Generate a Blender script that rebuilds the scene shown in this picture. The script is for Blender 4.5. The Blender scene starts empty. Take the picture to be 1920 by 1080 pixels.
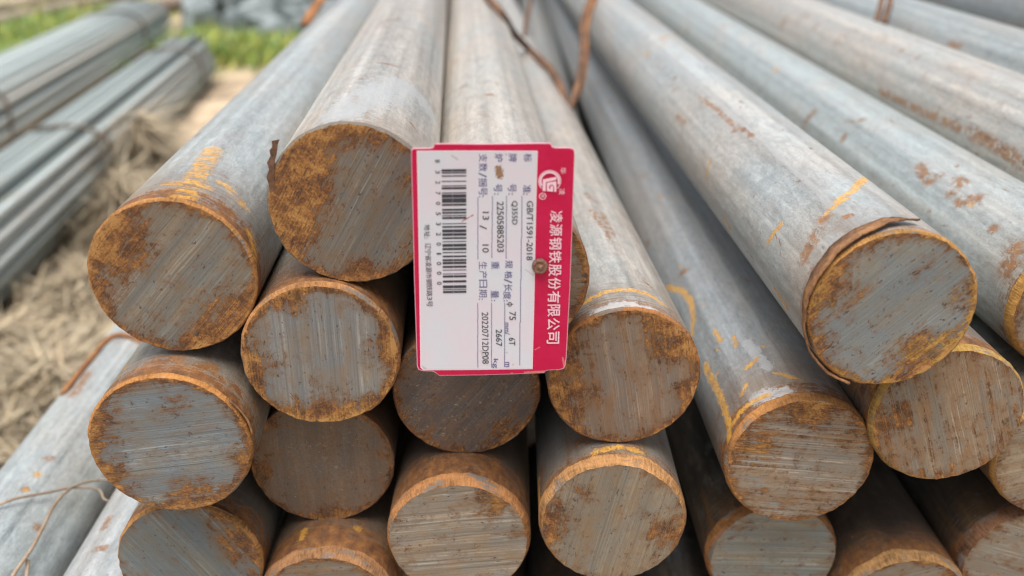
import bpy, bmesh, math, random
from math import sin, cos, pi, radians
from mathutils import Vector, Matrix, noise as mnoise

random.seed(7)
scene = bpy.context.scene
COL = scene.collection
GZ = 0.62                      # camera height over the yard; the ground is z = 0

# ------------------------------------------------------------------ camera
cd = bpy.data.cameras.new('camera')
cam = bpy.data.objects.new('camera', cd)
COL.objects.link(cam)
cam.location = (0, 0, GZ)
cam.rotation_euler = (radians(90 - 24.0486), 0, 0)
cd.sensor_width = 36
cd.lens = 31.776
cd.clip_start = 0.01
cd.clip_end = 500
cd.dof.use_dof = True
cd.dof.focus_distance = 0.435
cd.dof.aperture_fstop = 5.4
scene.camera = cam
scene.cycles.use_denoising = True
scene.cycles.denoising_prefilter = 'ACCURATE'
scene.cycles.pixel_filter_type = 'BLACKMAN_HARRIS'
scene.cycles.filter_width = 1.2

# ------------------------------------------------------------------ light
world = bpy.data.worlds.new('World')
scene.world = world
world.use_nodes = True
wn = world.node_tree.nodes
wl = world.node_tree.links
wn.clear()
sky = wn.new('ShaderNodeTexSky')
sky.sky_type = 'NISHITA'
sky.sun_disc = False
sky.sun_elevation = radians(74)
sky.sun_rotation = radians(200)
sky.air_density = 1.0
sky.dust_density = 4.0
sky.ozone_density = 1.0
hs = wn.new('ShaderNodeHueSaturation')       # thin overcast: a paler sky
hs.inputs['Saturation'].default_value = 0.35
bg = wn.new('ShaderNodeBackground')
bg.inputs['Strength'].default_value = 0.06
wo = wn.new('ShaderNodeOutputWorld')
wl.new(sky.outputs[0], hs.inputs['Color'])
wl.new(hs.outputs[0], bg.inputs['Color'])
wl.new(bg.outputs[0], wo.inputs['Surface'])

sd = bpy.data.lights.new('sun', 'SUN')
sd.energy = 1.5
sd.angle = radians(42)
sd.color = (1.0, 0.965, 0.91)
sun = bpy.data.objects.new('sun', sd)
COL.objects.link(sun)
SUN_EL, SUN_AZ = radians(74), radians(200)    # azimuth from +Y (away from the camera) towards +X
sdir = Vector((cos(SUN_EL) * sin(SUN_AZ), cos(SUN_EL) * cos(SUN_AZ), sin(SUN_EL)))
sun.rotation_euler = sdir.to_track_quat('Z', 'Y').to_euler()

scene.view_settings.view_transform = 'Standard'
scene.view_settings.look = 'None'
scene.view_settings.exposure = 1.48
scene.view_settings.gamma = 1.0
scene.view_settings.use_curve_mapping = False

# ------------------------------------------------------------------ object helpers
def link(name, me, mat=None, parent=None, smooth=True):
    o = bpy.data.objects.new(name, me)
    COL.objects.link(o)
    if mat is not None:
        me.materials.append(mat)
    if parent is not None:
        o.parent = parent
    if smooth:
        for p in me.polygons:
            p.use_smooth = True
    return o

def mesh(name, vs, fs, uvs=None):
    me = bpy.data.meshes.new(name)
    me.from_pydata([tuple(v) for v in vs], [], fs)
    if uvs is not None:
        l = me.uv_layers.new(name='UVMap')
        for i, lp in enumerate(me.loops):
            l.data[i].uv = uvs[lp.index] if len(uvs) == len(me.loops) else uvs[lp.vertex_index]
    me.update()
    return me

def tag(o, label, cat, group=None, kind=None):
    if label: o['label'] = label
    if cat: o['category'] = cat
    if group: o['group'] = group
    if kind: o['kind'] = kind
    return o

def sr(r, g, b):
    f = lambda c: (c / 255 / 12.92) if c <= 10 else ((c / 255 + .055) / 1.055) ** 2.4
    return (f(r), f(g), f(b), 1)

# ------------------------------------------------------------------ material helpers
class NT:
    def __init__(s, name):
        s.m = bpy.data.materials.new(name)
        s.m.use_nodes = True
        s.t = s.m.node_tree
        s.t.nodes.clear()
        s.out = s.t.nodes.new('ShaderNodeOutputMaterial')
        s.b = s.t.nodes.new('ShaderNodeBsdfPrincipled')
        s.t.links.new(s.b.outputs[0], s.out.inputs[0])
    def put(s, sock, v):
        if isinstance(v, bpy.types.NodeSocket):
            s.t.links.new(v, sock)
        elif v is not None:
            if isinstance(v, (tuple, list)) and len(v) == 3 and sock.type == 'RGBA':
                v = tuple(v) + (1,)
            sock.default_value = v
    def node(s, typ, ins=(), **props):
        n = s.t.nodes.new(typ)
        for k, v in props.items(): setattr(n, k, v)
        for k, v in dict(ins).items(): s.put(n.inputs[k], v)
        return n
    def math(s, op, a, b=None, c=None, clamp=False):
        n = s.t.nodes.new('ShaderNodeMath'); n.operation = op; n.use_clamp = clamp
        s.put(n.inputs[0], a)
        if b is not None: s.put(n.inputs[1], b)
        if c is not None: s.put(n.inputs[2], c)
        return n.outputs[0]
    def vm(s, op, a, b=None, scale=None):
        n = s.t.nodes.new('ShaderNodeVectorMath'); n.operation = op
        s.put(n.inputs[0], a)
        if b is not None: s.put(n.inputs[1], b)
        if scale is not None: s.put(n.inputs['Scale'], scale)
        return n.outputs['Value' if op in ('DOT_PRODUCT', 'LENGTH', 'DISTANCE') else 'Vector']
    def noise(s, vec, scale=1.0, detail=3.0, rough=0.5, dist=0.0):
        n = s.t.nodes.new('ShaderNodeTexNoise')
        s.put(n.inputs['Vector'], vec)
        n.inputs['Scale'].default_value = scale
        n.inputs['Detail'].default_value = detail
        n.inputs['Roughness'].default_value = rough
        n.inputs['Distortion'].default_value = dist
        return n.outputs['Fac']
    def sstep(s, v, a, b, lo=0.0, hi=1.0):
        n = s.t.nodes.new('ShaderNodeMapRange'); n.interpolation_type = 'SMOOTHSTEP'
        s.put(n.inputs[0], v)
        s.put(n.inputs[1], a); s.put(n.inputs[2], b); s.put(n.inputs[3], lo); s.put(n.inputs[4], hi)
        return n.outputs[0]
    def mix(s, f, a, b, blend='MIX'):
        n = s.t.nodes.new('ShaderNodeMix'); n.data_type = 'RGBA'; n.blend_type = blend
        s.put(n.inputs[0], f); s.put(n.inputs[6], a); s.put(n.inputs[7], b)
        return n.outputs[2]
    def ramp(s, f, stops):
        n = s.t.nodes.new('ShaderNodeValToRGB')
        el = n.color_ramp.elements
        while len(el) < len(stops): el.new(0.5)
        for e, (p, c) in zip(el, stops):
            e.position = p; e.color = tuple(c) + ((1,) if len(c) == 3 else ())
        s.put(n.inputs[0], f)
        return n.outputs[0]
    def bump(s, h, strength, distance):
        n = s.t.nodes.new('ShaderNodeBump')
        n.inputs['Strength'].default_value = strength
        n.inputs['Distance'].default_value = distance
        s.put(n.inputs['Height'], h)
        s.put(s.b.inputs['Normal'], n.outputs[0])
    def capsules(s, P, caps, jitter):
        """smallest (distance / radius) to a list of strokes ((x,y),(x,y),r), P in cm"""
        best = None
        for (ax, ay), (bx, by), r in caps:
            dx, dy = bx - ax, by - ay
            L2 = max(dx * dx + dy * dy, 1e-6)
            pa = s.vm('SUBTRACT', P, (ax, ay, 0))
            h = s.math('ADD', s.vm('DOT_PRODUCT', pa, (dx / L2, dy / L2, 0)), 0.0, clamp=True)
            q = s.vm('SUBTRACT', pa, s.vm('SCALE', (dx, dy, 0), scale=h))
            d = s.math('DIVIDE', s.vm('LENGTH', q), r)
            best = d if best is None else s.math('MINIMUM', best, d)
        return s.math('ADD', best, jitter)

RUST = [(0.0, (.032, .017, .011)), (.34, (.085, .036, .017)), (.54, (.19, .078, .024)), (.70, (.30, .135, .038)), (.92, (.42, .22, .07))]
RUST_Y = [(0.0, (.06, .03, .012)), (.35, (.18, .085, .022)), (.6, (.33, .17, .035)), (.9, (.46, .27, .07))]

STAIN_Y = [(0.0, (.20, .09, .02)), (.35, (.42, .20, .035)), (.58, (.60, .32, .05)), (.9, (.66, .42, .10))]
RUST_S = [(0.0, (.08, .037, .017)), (.35, (.20, .088, .034)), (.52, (.36, .16, .055)), (.9, (.47, .26, .10))]

def mat_side(name, seed, tint=(.34, .35, .35), warm=.45, rust=.45, end=.5, scratch=.5, spots=(), yellow=(), pale=(), seams=(), shade=1.0, endw=1.2, smear=False):
    """rolled steel skin. UV in cm: x round the bar from its underside, y along it from the cut end"""
    g = NT(name)
    uv = g.node('ShaderNodeUVMap').outputs[0]
    P = g.vm('ADD', uv, (0, 0, seed * 7.31))
    xyz = g.node('ShaderNodeSeparateXYZ', {0: uv})
    U, V = xyz.outputs[0], xyz.outputs[1]
    big = g.noise(g.vm('MULTIPLY', P, (.22, .07, 1)), 1, 4, .55, .6)
    lon = g.noise(g.vm('MULTIPLY', P, (1.1, .012, 1)), 1, 4, .6)
    mott = g.noise(g.vm('MULTIPLY', P, (1.9, .45, 1)), 1, 8, .66, .4)
    fine = g.noise(g.vm('MULTIPLY', P, (13, 7, 1)), 1, 5, .7)
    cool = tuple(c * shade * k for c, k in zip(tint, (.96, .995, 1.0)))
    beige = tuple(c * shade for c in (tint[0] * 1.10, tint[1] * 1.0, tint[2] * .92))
    base = g.mix(g.sstep(big, .5 - warm * .35, .5 + .35 - warm * .2), cool, beige)
    v1 = g.math('MULTIPLY_ADD', g.math('SUBTRACT', lon, .5), 1.35, 1.0)
    v2 = g.math('MULTIPLY_ADD', g.math('SUBTRACT', mott, .5), .75, v1)
    v3 = g.math('MULTIPLY_ADD', g.math('SUBTRACT', fine, .5), .75, v2)
    mid = g.noise(g.vm('MULTIPLY', P, (5.0, 1.7, 1)), 1, 7, .74, .5)
    v3 = g.math('MULTIPLY_ADD', g.math('SUBTRACT', mid, .5), 1.15, v3)
    base = g.mix(1.0, base, g.node('ShaderNodeCombineColor', {0: v3, 1: v3, 2: v3}).outputs[0], 'MULTIPLY')
    # lilac and ochre breath on the scale
    tn = g.noise(g.vm('MULTIPLY', P, (.7, .3, 2.7)), 1, 6, .65, .5)
    base = g.mix(g.math('MULTIPLY', g.sstep(tn, .52, .68), .35 * (.4 + warm)), base, (.34, .27, .23))
    base = g.mix(g.math('MULTIPLY', g.sstep(tn, .46, .34), .35), base, (.30, .34, .35))
    # pale flakes of scale
    fl = g.math('MULTIPLY', g.sstep(g.noise(g.vm('MULTIPLY', P, (2.6, 1.1, 1.3)), 1, 7, .7, .5), .60, .70), g.sstep(mott, .42, .6))
    base = g.mix(g.math('MULTIPLY', fl, .6), base, (.50, .50, .49))
    # dark pits and scuffs
    pit = g.sstep(g.noise(g.vm('MULTIPLY', P, (4.5, 2.8, 1.7)), 1, 7, .78, .9), .60, .68)
    base = g.mix(g.math('MULTIPLY', pit, .7), base, (.11, .09, .075))
    for su, sw, sv in seams:        # longitudinal roll seams
        wob = g.math('MULTIPLY_ADD', g.math('SUBTRACT', g.noise(g.vm('MULTIPLY', P, (0.1, .25, 1)), 1, 3), .5), .5, su)
        d = g.math('ABSOLUTE', g.math('SUBTRACT', U, wob))
        base = g.mix(g.math('MULTIPLY', g.sstep(d, sw, sw * .3), .6), base, (sv, sv, sv * .99))
    # crosswise scuffs near the cut end
    if scratch > 0:
        cs = g.noise(g.vm('MULTIPLY', P, (.55, 9.0, 1)), 1, 5, .65, .35)
        near = g.math('MULTIPLY', g.sstep(V, 6.0, .2), scratch * .75)
        base = g.mix(g.math('MULTIPLY', g.sstep(cs, .55, .66), near), base, (.62, .61, .58))
        base = g.mix(g.math('MULTIPLY', g.sstep(cs, .46, .36), near), base, (.20, .17, .14))
        cs2 = g.noise(g.vm('MULTIPLY', P, (.6, 6.0, 3.1)), 1, 5, .65, .5)
        base = g.mix(g.math('MULTIPLY', g.sstep(cs2, .54, .64), g.math('MULTIPLY', g.sstep(V, 4.5, .4), scratch * (.35 + end))), base, (.38, .215, .085))
    # rust
    rn = g.noise(g.vm('MULTIPLY', P, (.95, .42, 1)), 1, 9, .72, .9)
    rx = g.noise(g.vm('MULTIPLY', P, (.5, 1.9, 2)), 1, 8, .7, .6)
    rcol = g.ramp(g.noise(g.vm('MULTIPLY', P, (2.3, 1.6, 2)), 1, 7, .72), RUST)
    scol = g.ramp(g.noise(g.vm('MULTIPLY', P, (2.3, 1.6, 2)), 1, 7, .72), RUST_S)
    patch = g.math('MULTIPLY', g.sstep(rn, .69 - .11 * rust, .74 - .11 * rust), g.sstep(mid, .36, .5))
    endn = g.math('MULTIPLY_ADD', g.math('SUBTRACT', g.math('MULTIPLY_ADD', rx, .6, g.math('MULTIPLY', rn, .4)), .5), 10.0 * (.3 + end), V)
    endn2 = g.math('MULTIPLY_ADD', g.math('SUBTRACT', fine, .5), 1.6, endn)
    endm = g.math('MULTIPLY', g.sstep(endn2, endw, endw * .35), min(1, end * 1.6))
    stain = g.math('MULTIPLY', g.sstep(endn, 2.5 + endw * 3.2, 0), min(.8, .8 * end))
    run = g.math('MULTIPLY', g.sstep(g.noise(g.vm('MULTIPLY', P, (1.6, .10, 8)), 1, 6, .7, .3), .54, .66), g.sstep(g.math('MULTIPLY_ADD', rn, -6.0, V), 4.5, -2.0))
    base = g.mix(g.math('MULTIPLY', run, .7 * min(1, .3 + end)), base, (.33, .175, .065))
    base = g.mix(stain, base, g.mix(g.sstep(big, .4, .6), (.16, .085, .045), (.27, .16, .075)))
    jit = g.math('MULTIPLY', g.math('SUBTRACT', g.noise(g.vm('MULTIPLY', P, (2.9, 2.2, 1)), 1, 8, .78), .5), 4.6)
    wn_ = g.node('ShaderNodeTexNoise', {'Vector': g.vm('MULTIPLY', P, (1.5, 1.2, 1)), 'Detail': 5.0, 'Roughness': .7}).outputs['Color']
    wuv = g.vm('ADD', uv, g.vm('SCALE', g.vm('MULTIPLY', g.vm('SUBTRACT', wn_, (.5, .5, .5)), (1, 1, 0)), scale=.75))
    rm = g.math('MAXIMUM', g.math('MULTIPLY', patch, .85), endm)
    dr = g.math('MULTIPLY', g.sstep(g.noise(g.vm('MULTIPLY', P, (5.0, 3.0, 6)), 1, 6, .75, .8), .60, .68), g.sstep(g.noise(g.vm('MULTIPLY', P, (.45, .14, 7)), 1, 4, .6), .50, .66))
    base = g.mix(g.math('MULTIPLY', dr, .85 * (.4 + rust)), base, scol)
    if spots:
        frag = g.sstep(g.noise(g.vm('MULTIPLY', P, (2.4, 1.5, 4)), 1, 8, .75, .8), .43, .50)
        sm = g.math('MULTIPLY', g.math('MULTIPLY', g.sstep(g.capsules(wuv, spots, jit), 2.0, .6), frag), g.math('MULTIPLY_ADD', mid, .9, .40, clamp=True))
        base = g.mix(sm, base, scol)
    col = g.mix(rm, base, rcol)
    if pale:
        col = g.mix(g.math('MULTIPLY', g.sstep(g.capsules(wuv, pale, jit), 1.2, .6), .6), col, (.58, .60, .61))
    if yellow:
        ycol = g.ramp(g.noise(g.vm('MULTIPLY', P, (2.6, 2.0, 3)), 1, 6, .7), STAIN_Y)
        ymk = g.math('MULTIPLY', g.sstep(g.capsules(wuv, yellow, g.math('MULTIPLY', jit, .7)), 1.5, .85), g.sstep(g.noise(g.vm('MULTIPLY', P, (6.5, 4.0, 9)), 1, 5, .75, .6), .36, .47))
        if smear:
            ymk = g.math('MULTIPLY', ymk, g.sstep(g.noise(g.vm('MULTIPLY', P, (.8, 6.5, 5)), 1, 5, .65, .4), .40, .54))
        ym = g.math('MULTIPLY', ymk, g.math('MULTIPLY_ADD', mid, 1.1, .32, clamp=True))
        col = g.mix(ym, col, ycol)
        rm = g.math('MAXIMUM', rm, ym)
    g.put(g.b.inputs['Base Color'], col)
    g.put(g.b.inputs['Roughness'], g.math('MULTIPLY_ADD', rm, .35, g.math('MULTIPLY_ADD', mid, .35, .20)))
    g.b.inputs['Specular IOR Level'].default_value = .5
    g.put(g.b.inputs['Metallic'], g.math('MULTIPLY', g.math('SUBTRACT', 1.0, rm, clamp=True), .45))
    h = g.math('ADD', g.math('MULTIPLY', fine, .5), g.math('MULTIPLY_ADD', rm, .45, g.math('MULTIPLY', mott, .8)))
    g.bump(h, .7, .0007)
    return g.m

def mat_face(name, seed, angle, base=(.20, .185, .16), rust=0.0, edge=.5, streak=.5, blobs=(), hue='o', pits=.5, shine=.3, line=.5, ochre=.30, flecks=0, bloom=.55):
    """saw-cut end. UV in cm centred on the bar; saw marks run at `angle` degrees"""
    g = NT(name)
    uv = g.node('ShaderNodeUVMap').outputs[0]
    a = radians(angle)
    s_ = g.vm('DOT_PRODUCT', uv, (cos(a), sin(a), 0))
    t_ = g.vm('DOT_PRODUCT', uv, (-sin(a), cos(a), 0))
    Q = g.node('ShaderNodeCombineXYZ', {0: s_, 1: t_, 2: seed * 3.77}).outputs[0]
    P = g.vm('ADD', uv, (seed * 5.1, seed * 2.3, seed * 1.9))
    r = g.math('DIVIDE', g.vm('LENGTH', uv), 3.65)
    k = .55 + 1.0 * ((seed * .37) % 1)
    warp = g.math('MULTIPLY', g.math('SUBTRACT', g.noise(g.vm('MULTIPLY', Q, (.25, .35, 3)), 1, 2), .5), .35 * ((seed * .71) % 1))
    Q = g.vm('ADD', Q, g.node('ShaderNodeCombineXYZ', {1: warp}).outputs[0])
    st1 = g.noise(g.vm('MULTIPLY', Q, (.16, 3.2 * k, 1)), 1, 5, .65, .15)
    st2 = g.noise(g.vm('MULTIPLY', Q, (.16, 19. * k, 1)), 1, 3, .6, .06)
    med = g.noise(P, .65, 4, .55, .4)
    fine = g.noise(P, 9.0, 5, .72)
    b = tuple(c * 1.10 for c in base)
    warm = (min(1, b[0] * 1.10), b[1] * .96, b[2] * .82)
    cool = (b[0] * .96, b[1] * .98, b[2] * 1.0)
    col = g.mix(g.sstep(med, .35, .65), cool, warm)
    v = g.math('MULTIPLY_ADD', g.math('SUBTRACT', st1, .5), 1.1 * line + .3, 1.0)
    v = g.math('MULTIPLY_ADD', g.math('SUBTRACT', st2, .5), 1.5 * line + .3, v)
    v = g.math('MULTIPLY_ADD', g.math('SUBTRACT', fine, .5), .35 + 1.1 * (flecks > 0), v)
    col = g.mix(1.0, col, g.node('ShaderNodeCombineColor', {0: v, 1: v, 2: v}).outputs[0], 'MULTIPLY')
    # bright and dark saw lines, each running part of the way
    ln = g.noise(g.vm('MULTIPLY', Q, (.06, 11.0 * k, 1.4)), 1, 2, .5, .03)
    part = g.sstep(g.noise(g.vm('MULTIPLY', Q, (.5, 1.2, 2.2)), 1, 3), .40, .58)
    col = g.mix(g.math('MULTIPLY', g.math('MULTIPLY', g.sstep(ln, .575, .63), part), .85 * line), col, tuple(min(.62, c * 2.0) for c in b))
    col = g.mix(g.math('MULTIPLY', g.sstep(ln, .40, .34), .8 * line), col, tuple(c * .33 for c in b))
    band = g.sstep(g.noise(g.vm('MULTIPLY', Q, (.03, .8, 5)), 1, 2, .5), .42, .58)
    col = g.mix(g.math('MULTIPLY', band, .5), col, (b[0] * .62, b[1] * .67, b[2] * .74))
    # a brown bloom over the metal
    bl = g.math('MULTIPLY', g.sstep(g.noise(g.vm('MULTIPLY', Q, (.40, 1.3, 1.7)), 1, 6, .68, .3), .44, .66), bloom)
    col = g.mix(bl, col, (b[0] * .95, b[1] * .66, b[2] * .42))
    # rust
    rn = g.noise(P, 1.15, 9, .7, .6)
    f = g.math('MULTIPLY_ADD', g.math('SUBTRACT', st1, .5), 1.25 * streak, rn)
    f = g.math('MULTIPLY_ADD', g.math('SUBTRACT', st2, .5), .55 * streak, f)
    f = g.math('MULTIPLY_ADD', g.math('SUBTRACT', fine, .5), .34, f)
    f = g.math('MULTIPLY_ADD', g.math('POWER', r, 9.0), edge * .62, f)
    for cx, cz, rr, amt in blobs:
        d = g.vm('DISTANCE', uv, (cx, cz, 0))
        f = g.math('ADD', f, g.sstep(d, rr * 1.35, rr * .25, 0.0, amt * .55))
    f = g.math('ADD', f, rust * .3 - .02)
    m = g.sstep(f, .645, .745)
    halo = g.math('MULTIPLY', g.sstep(f, .46, .70), .7)
    st = {'o': RUST, 'y': RUST_Y}[hue]
    rz = g.noise(g.vm('ADD', P, (3, 9, 4)), 1.1, 9, .66, .5)
    rz = g.math('MULTIPLY_ADD', g.math('SUBTRACT', rz, .5), 1.5, .42)
    rz = g.math('MULTIPLY_ADD', g.math('SUBTRACT', f, .70), .9, rz)
    rz = g.math('MULTIPLY_ADD', g.math('SUBTRACT', st2, .5), .45, rz)
    rc = g.ramp(g.math('MULTIPLY_ADD', g.math('SUBTRACT', fine, .5), .7, rz), st)
    if ochre:
        oz = g.sstep(g.noise(g.vm('ADD', P, (7, 1, 2)), .55, 5, .6, .3), .46, .62)
        rc = g.mix(g.math('MULTIPLY', oz, ochre), rc, g.ramp(g.math('MULTIPLY_ADD', g.math('SUBTRACT', fine, .5), .8, rz), RUST_Y))
    col = g.mix(halo, col, (.17, .095, .05))
    col = g.mix(g.math('MULTIPLY', m, .95), col, rc)
    # pits drawn out along the saw marks
    pn = g.noise(g.vm('MULTIPLY', Q, (3.2, 6.0, 2.4)), 1, 4, .7, .5)
    pm = g.math('MULTIPLY', g.sstep(g.math('MULTIPLY_ADD', halo, .07, pn), .655 - .05 * pits, .69 - .05 * pits), .85)
    col = g.mix(pm, col, g.mix(g.sstep(med, .4, .6), (.06, .035, .025), (.15, .065, .03)))
    if flecks:
        fk = g.sstep(g.noise(g.vm('ADD', P, (1, 5, 8)), 5.5, 6, .78, 1.0), .585, .65)
        fk = g.math('MULTIPLY', fk, g.sstep(g.noise(g.vm('ADD', P, (4, 2, 3)), .8, 3), .45, .6))
        col = g.mix(g.math('MULTIPLY', fk, flecks), col, (.42, .35, .24))
    g.put(g.b.inputs['Base Color'], col)
    g.put(g.b.inputs['Roughness'], g.math('MULTIPLY_ADD', m, .3, .62 - .2 * shine))
    g.b.inputs['Specular IOR Level'].default_value = .4
    g.put(g.b.inputs['Metallic'], g.math('MULTIPLY', g.math('SUBTRACT', 1.0, m), .35 * shine))
    h = g.math('ADD', g.math('MULTIPLY', st1, .6), g.math('MULTIPLY', st2, .35))
    h = g.math('MULTIPLY_ADD', m, .25, g.math('MULTIPLY_ADD', fine, .30, h))
    h = g.math('MULTIPLY_ADD', pm, -.4, h)
    g.bump(h, .55, .0007)
    return g.m

def mat_rim(name, seed, col=(.36, .16, .055), dark=.4, grey=.22):
    """burred rim. UV in cm: x round the rim, y across it"""
    g = NT(name)
    uv = g.node('ShaderNodeUVMap').outputs[0]
    P = g.vm('ADD', uv, (0, 0, seed * 4.7))
    n1 = g.noise(g.vm('MULTIPLY', P, (.45, 1.2, 1)), 1, 6, .65, .3)
    n2 = g.noise(g.vm('MULTIPLY', P, (9, 2.0, 1)), 1, 4, .65)
    c = g.ramp(g.math('MULTIPLY_ADD', g.math('SUBTRACT', n2, .5), .75, n1),
               [(.20, tuple(k * .24 for k in col)), (.37, tuple(k * .62 for k in col)), (.54, tuple(k * .98 for k in col)), (.8, tuple(min(1, k * 1.35) for k in col))])
    if grey:
        c = g.mix(g.math('MULTIPLY', g.sstep(g.noise(g.vm('MULTIPLY', P, (.5, 1.5, 2)), 1, 5, .6), .6 - grey * .3, .7 - grey * .3), .9), c, (.17, .15, .13))
    g.put(g.b.inputs['Base Color'], c)
    g.b.inputs['Roughness'].default_value = .85
    g.b.inputs['Specular IOR Level'].default_value = .25
    g.bump(g.math('ADD', n2, n1), .9, .001)
    return g.m

def mat_rusty(name, a=(.13, .06, .035), b=(.30, .13, .06), scale=300, rough=.85):
    g = NT(name)
    P = g.node('ShaderNodeTexCoord').outputs['Object']
    n = g.noise(P, scale, 6, .7)
    n2 = g.noise(P, scale * .12, 4, .6)
    g.put(g.b.inputs['Base Color'], g.mix(g.sstep(g.math('MULTIPLY_ADD', n2, .7, g.math('MULTIPLY', n, .5)), .45, .78), a, b))
    g.b.inputs['Roughness'].default_value = rough
    g.b.inputs['Specular IOR Level'].default_value = .3
    g.bump(n, .6, .0006)
    return g.m

def mat_flat(name, c, rough=.6, spec=.3):
    g = NT(name)
    g.b.inputs['Base Color'].default_value = tuple(c[:3]) + (1,)
    g.b.inputs['Roughness'].default_value = rough
    g.b.inputs['Specular IOR Level'].default_value = spec
    return g.m

# ------------------------------------------------------------------ ground
def nonuni(lo, hi, dlo, dhi, n, far):
    inner = [dlo + (dhi - dlo) * i / n for i in range(n + 1)]
    left, right = [], []
    d, x = (dhi - dlo) / n, dlo
    while x > -far:
        d *= 1.45; x -= d; left.append(x)
    d, x = (dhi - dlo) / n, dhi
    while x < far:
        d *= 1.45; x += d; right.append(x)
    return left[::-1] + inner + right

def ground_h(x, y):
    w = 1.0 if -4 < x < 1 and -1 < y < 8 else 0.0
    h = .020 * mnoise.noise((x * 2.1, y * 2.1, 3.0)) + .010 * mnoise.noise((x * 7, y * 7, 1.0)) + .005 * mnoise.noise((x * 19, y * 19, 5.0))
    return w * h - .006

xs = nonuni(0, 0, -2.6, .6, 120, 300)
ys = nonuni(0, 0, .2, 6.2, 190, 300)
vs = [(x, y, ground_h(x, y)) for y in ys for x in xs]
W = len(xs)
fs = [(j * W + i, j * W + i + 1, (j + 1) * W + i + 1, (j + 1) * W + i) for j in range(len(ys) - 1) for i in range(W - 1)]
g = NT('yard_earth')
P = g.node('ShaderNodeNewGeometry').outputs['Position']
a = g.noise(P, 1.1, 5, .6, .4)
b_ = g.noise(P, 9, 7, .7, .4)
c_ = g.noise(P, 60, 4, .7)
sep = g.node('ShaderNodeSeparateXYZ', {0: P})
col = g.mix(g.sstep(b_, .36, .66), (.22, .165, .115), (.60, .46, .32))
col = g.mix(g.sstep(a, .46, .62), col, (.66, .52, .37))
col = g.mix(g.math('MULTIPLY', g.sstep(c_, .55, .70), .5), col, (.10, .08, .06))
# greyer trodden ground with old straw beside the front pile
near = g.math('MULTIPLY', g.sstep(sep.outputs[1], 1.95, 1.5), .75)
col = g.mix(near, col, g.mix(g.sstep(b_, .38, .62), (.13, .11, .085), (.46, .395, .30)))
# mossy green tint where the weeds grow
gr = g.math('MULTIPLY', g.sstep(sep.outputs[1], 3.1, 3.7), g.sstep(a, .40, .55))
col = g.mix(g.math('MULTIPLY', gr, .5), col, (.17, .22, .06))
g.put(g.b.inputs['Base Color'], col)
g.b.inputs['Roughness'].default_value = .95
g.b.inputs['Specular IOR Level'].default_value = .1
g.bump(g.math('ADD', b_, g.math('MULTIPLY', c_, .4)), .7, .02)
gnd = link('ground', mesh('ground', vs, fs), g.m)
tag(gnd, None, None, kind='structure')

# ------------------------------------------------------------------ the round bars
R = 0.0375
SEG = 160
def bar_parts(cr, cl, seed, length):
    """meshes of one bar, local origin at the centre of the cut end, axis along +Y"""
    rr = random.Random(seed)
    def outer(t):   # where rim meets skin (distance from the end)
        return cl * (1 + .38 * mnoise.noise((cos(t) * 2.2, sin(t) * 2.2, seed))) + .0008 * mnoise.noise((cos(t) * 9, sin(t) * 9, seed + 3)) + .0007 * mnoise.noise((cos(t) * 26, sin(t) * 26, seed + 5))
    def inner(t):
        return R - cr * (1 + .35 * mnoise.noise((cos(t) * 2.0, sin(t) * 2.0, seed + 9))) + .0005 * mnoise.noise((cos(t) * 14, sin(t) * 14, seed)) + .0004 * mnoise.noise((cos(t) * 34, sin(t) * 34, seed))
    T = [-pi / 2 + 2 * pi * i / SEG for i in range(SEG + 1)]
    # skin
    vs, fs, uv = [], [], []
    rows = [None, .03, .12, .5, length]
    for k, y in enumerate(rows):
        for i, t in enumerate(T):
            yy = outer(T[i % SEG]) if y is None else y
            vs.append((R * cos(t), yy, R * sin(t)))
            uv.append((i / SEG * 2 * pi * R * 100, yy * 100))
    n = SEG + 1
    for k in range(len(rows) - 1):
        for i in range(SEG):
            fs.append((k * n + i, k * n + i + 1, (k + 1) * n + i + 1, (k + 1) * n + i))
    fs.append(tuple((len(rows) - 1) * n + i for i in range(SEG)))
    skin = mesh('steel_bar', vs, fs, uv)
    # rim: skin edge, a slightly rolled lip, then the face edge
    vs, fs, uv = [], [], []
    prof = (0, .35, .75, 1)
    for k, q in enumerate(prof):
        for i, t in enumerate(T):
            tt = T[i % SEG]
            yo, ri = outer(tt), inner(tt)
            bul = .00035 * sin(pi * q) * (1 + 1.5 * mnoise.noise((cos(tt) * 6, sin(tt) * 6, seed + 20)))
            rad = R + (ri - R) * q ** 1.5 + bul
            y = yo * (1 - q) - .0001
            if q == 0: rad, y = R + .00004, yo
            if q == 1: y = 0
            vs.append((rad * cos(tt), y, rad * sin(tt)))
            uv.append((i / SEG * 2 * pi * R * 100, q * (cl + cr) * 100))
    for k in range(len(prof) - 1):
        for i in range(SEG):
            fs.append((k * n + i + 1, k * n + i, (k + 1) * n + i, (k + 1) * n + i + 1)[::-1])
    rim = mesh('rim', vs, fs, uv)
    # cut face, three rings with a faint saw step
    vs, fs, uv = [(0, .0002, 0)], [], [(0, 0)]
    for q in (.35, .7, 1):
        for i in range(SEG):
            t = T[i]; rad = inner(t) * q
            vs.append((rad * cos(t), .0002 * (1 - q), rad * sin(t)))
            uv.append((rad * cos(t) * 100, rad * sin(t) * 100))
    for i in range(SEG):
        j = (i + 1) % SEG
        fs.append((0, 1 + i, 1 + j))
        for k in (0, 1):
            fs.append((1 + k * SEG + i, 1 + (k + 1) * SEG + i, 1 + (k + 1) * SEG + j, 1 + k * SEG + j))
    face = mesh('cut_face', vs, fs, uv)
    return skin, rim, face

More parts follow.
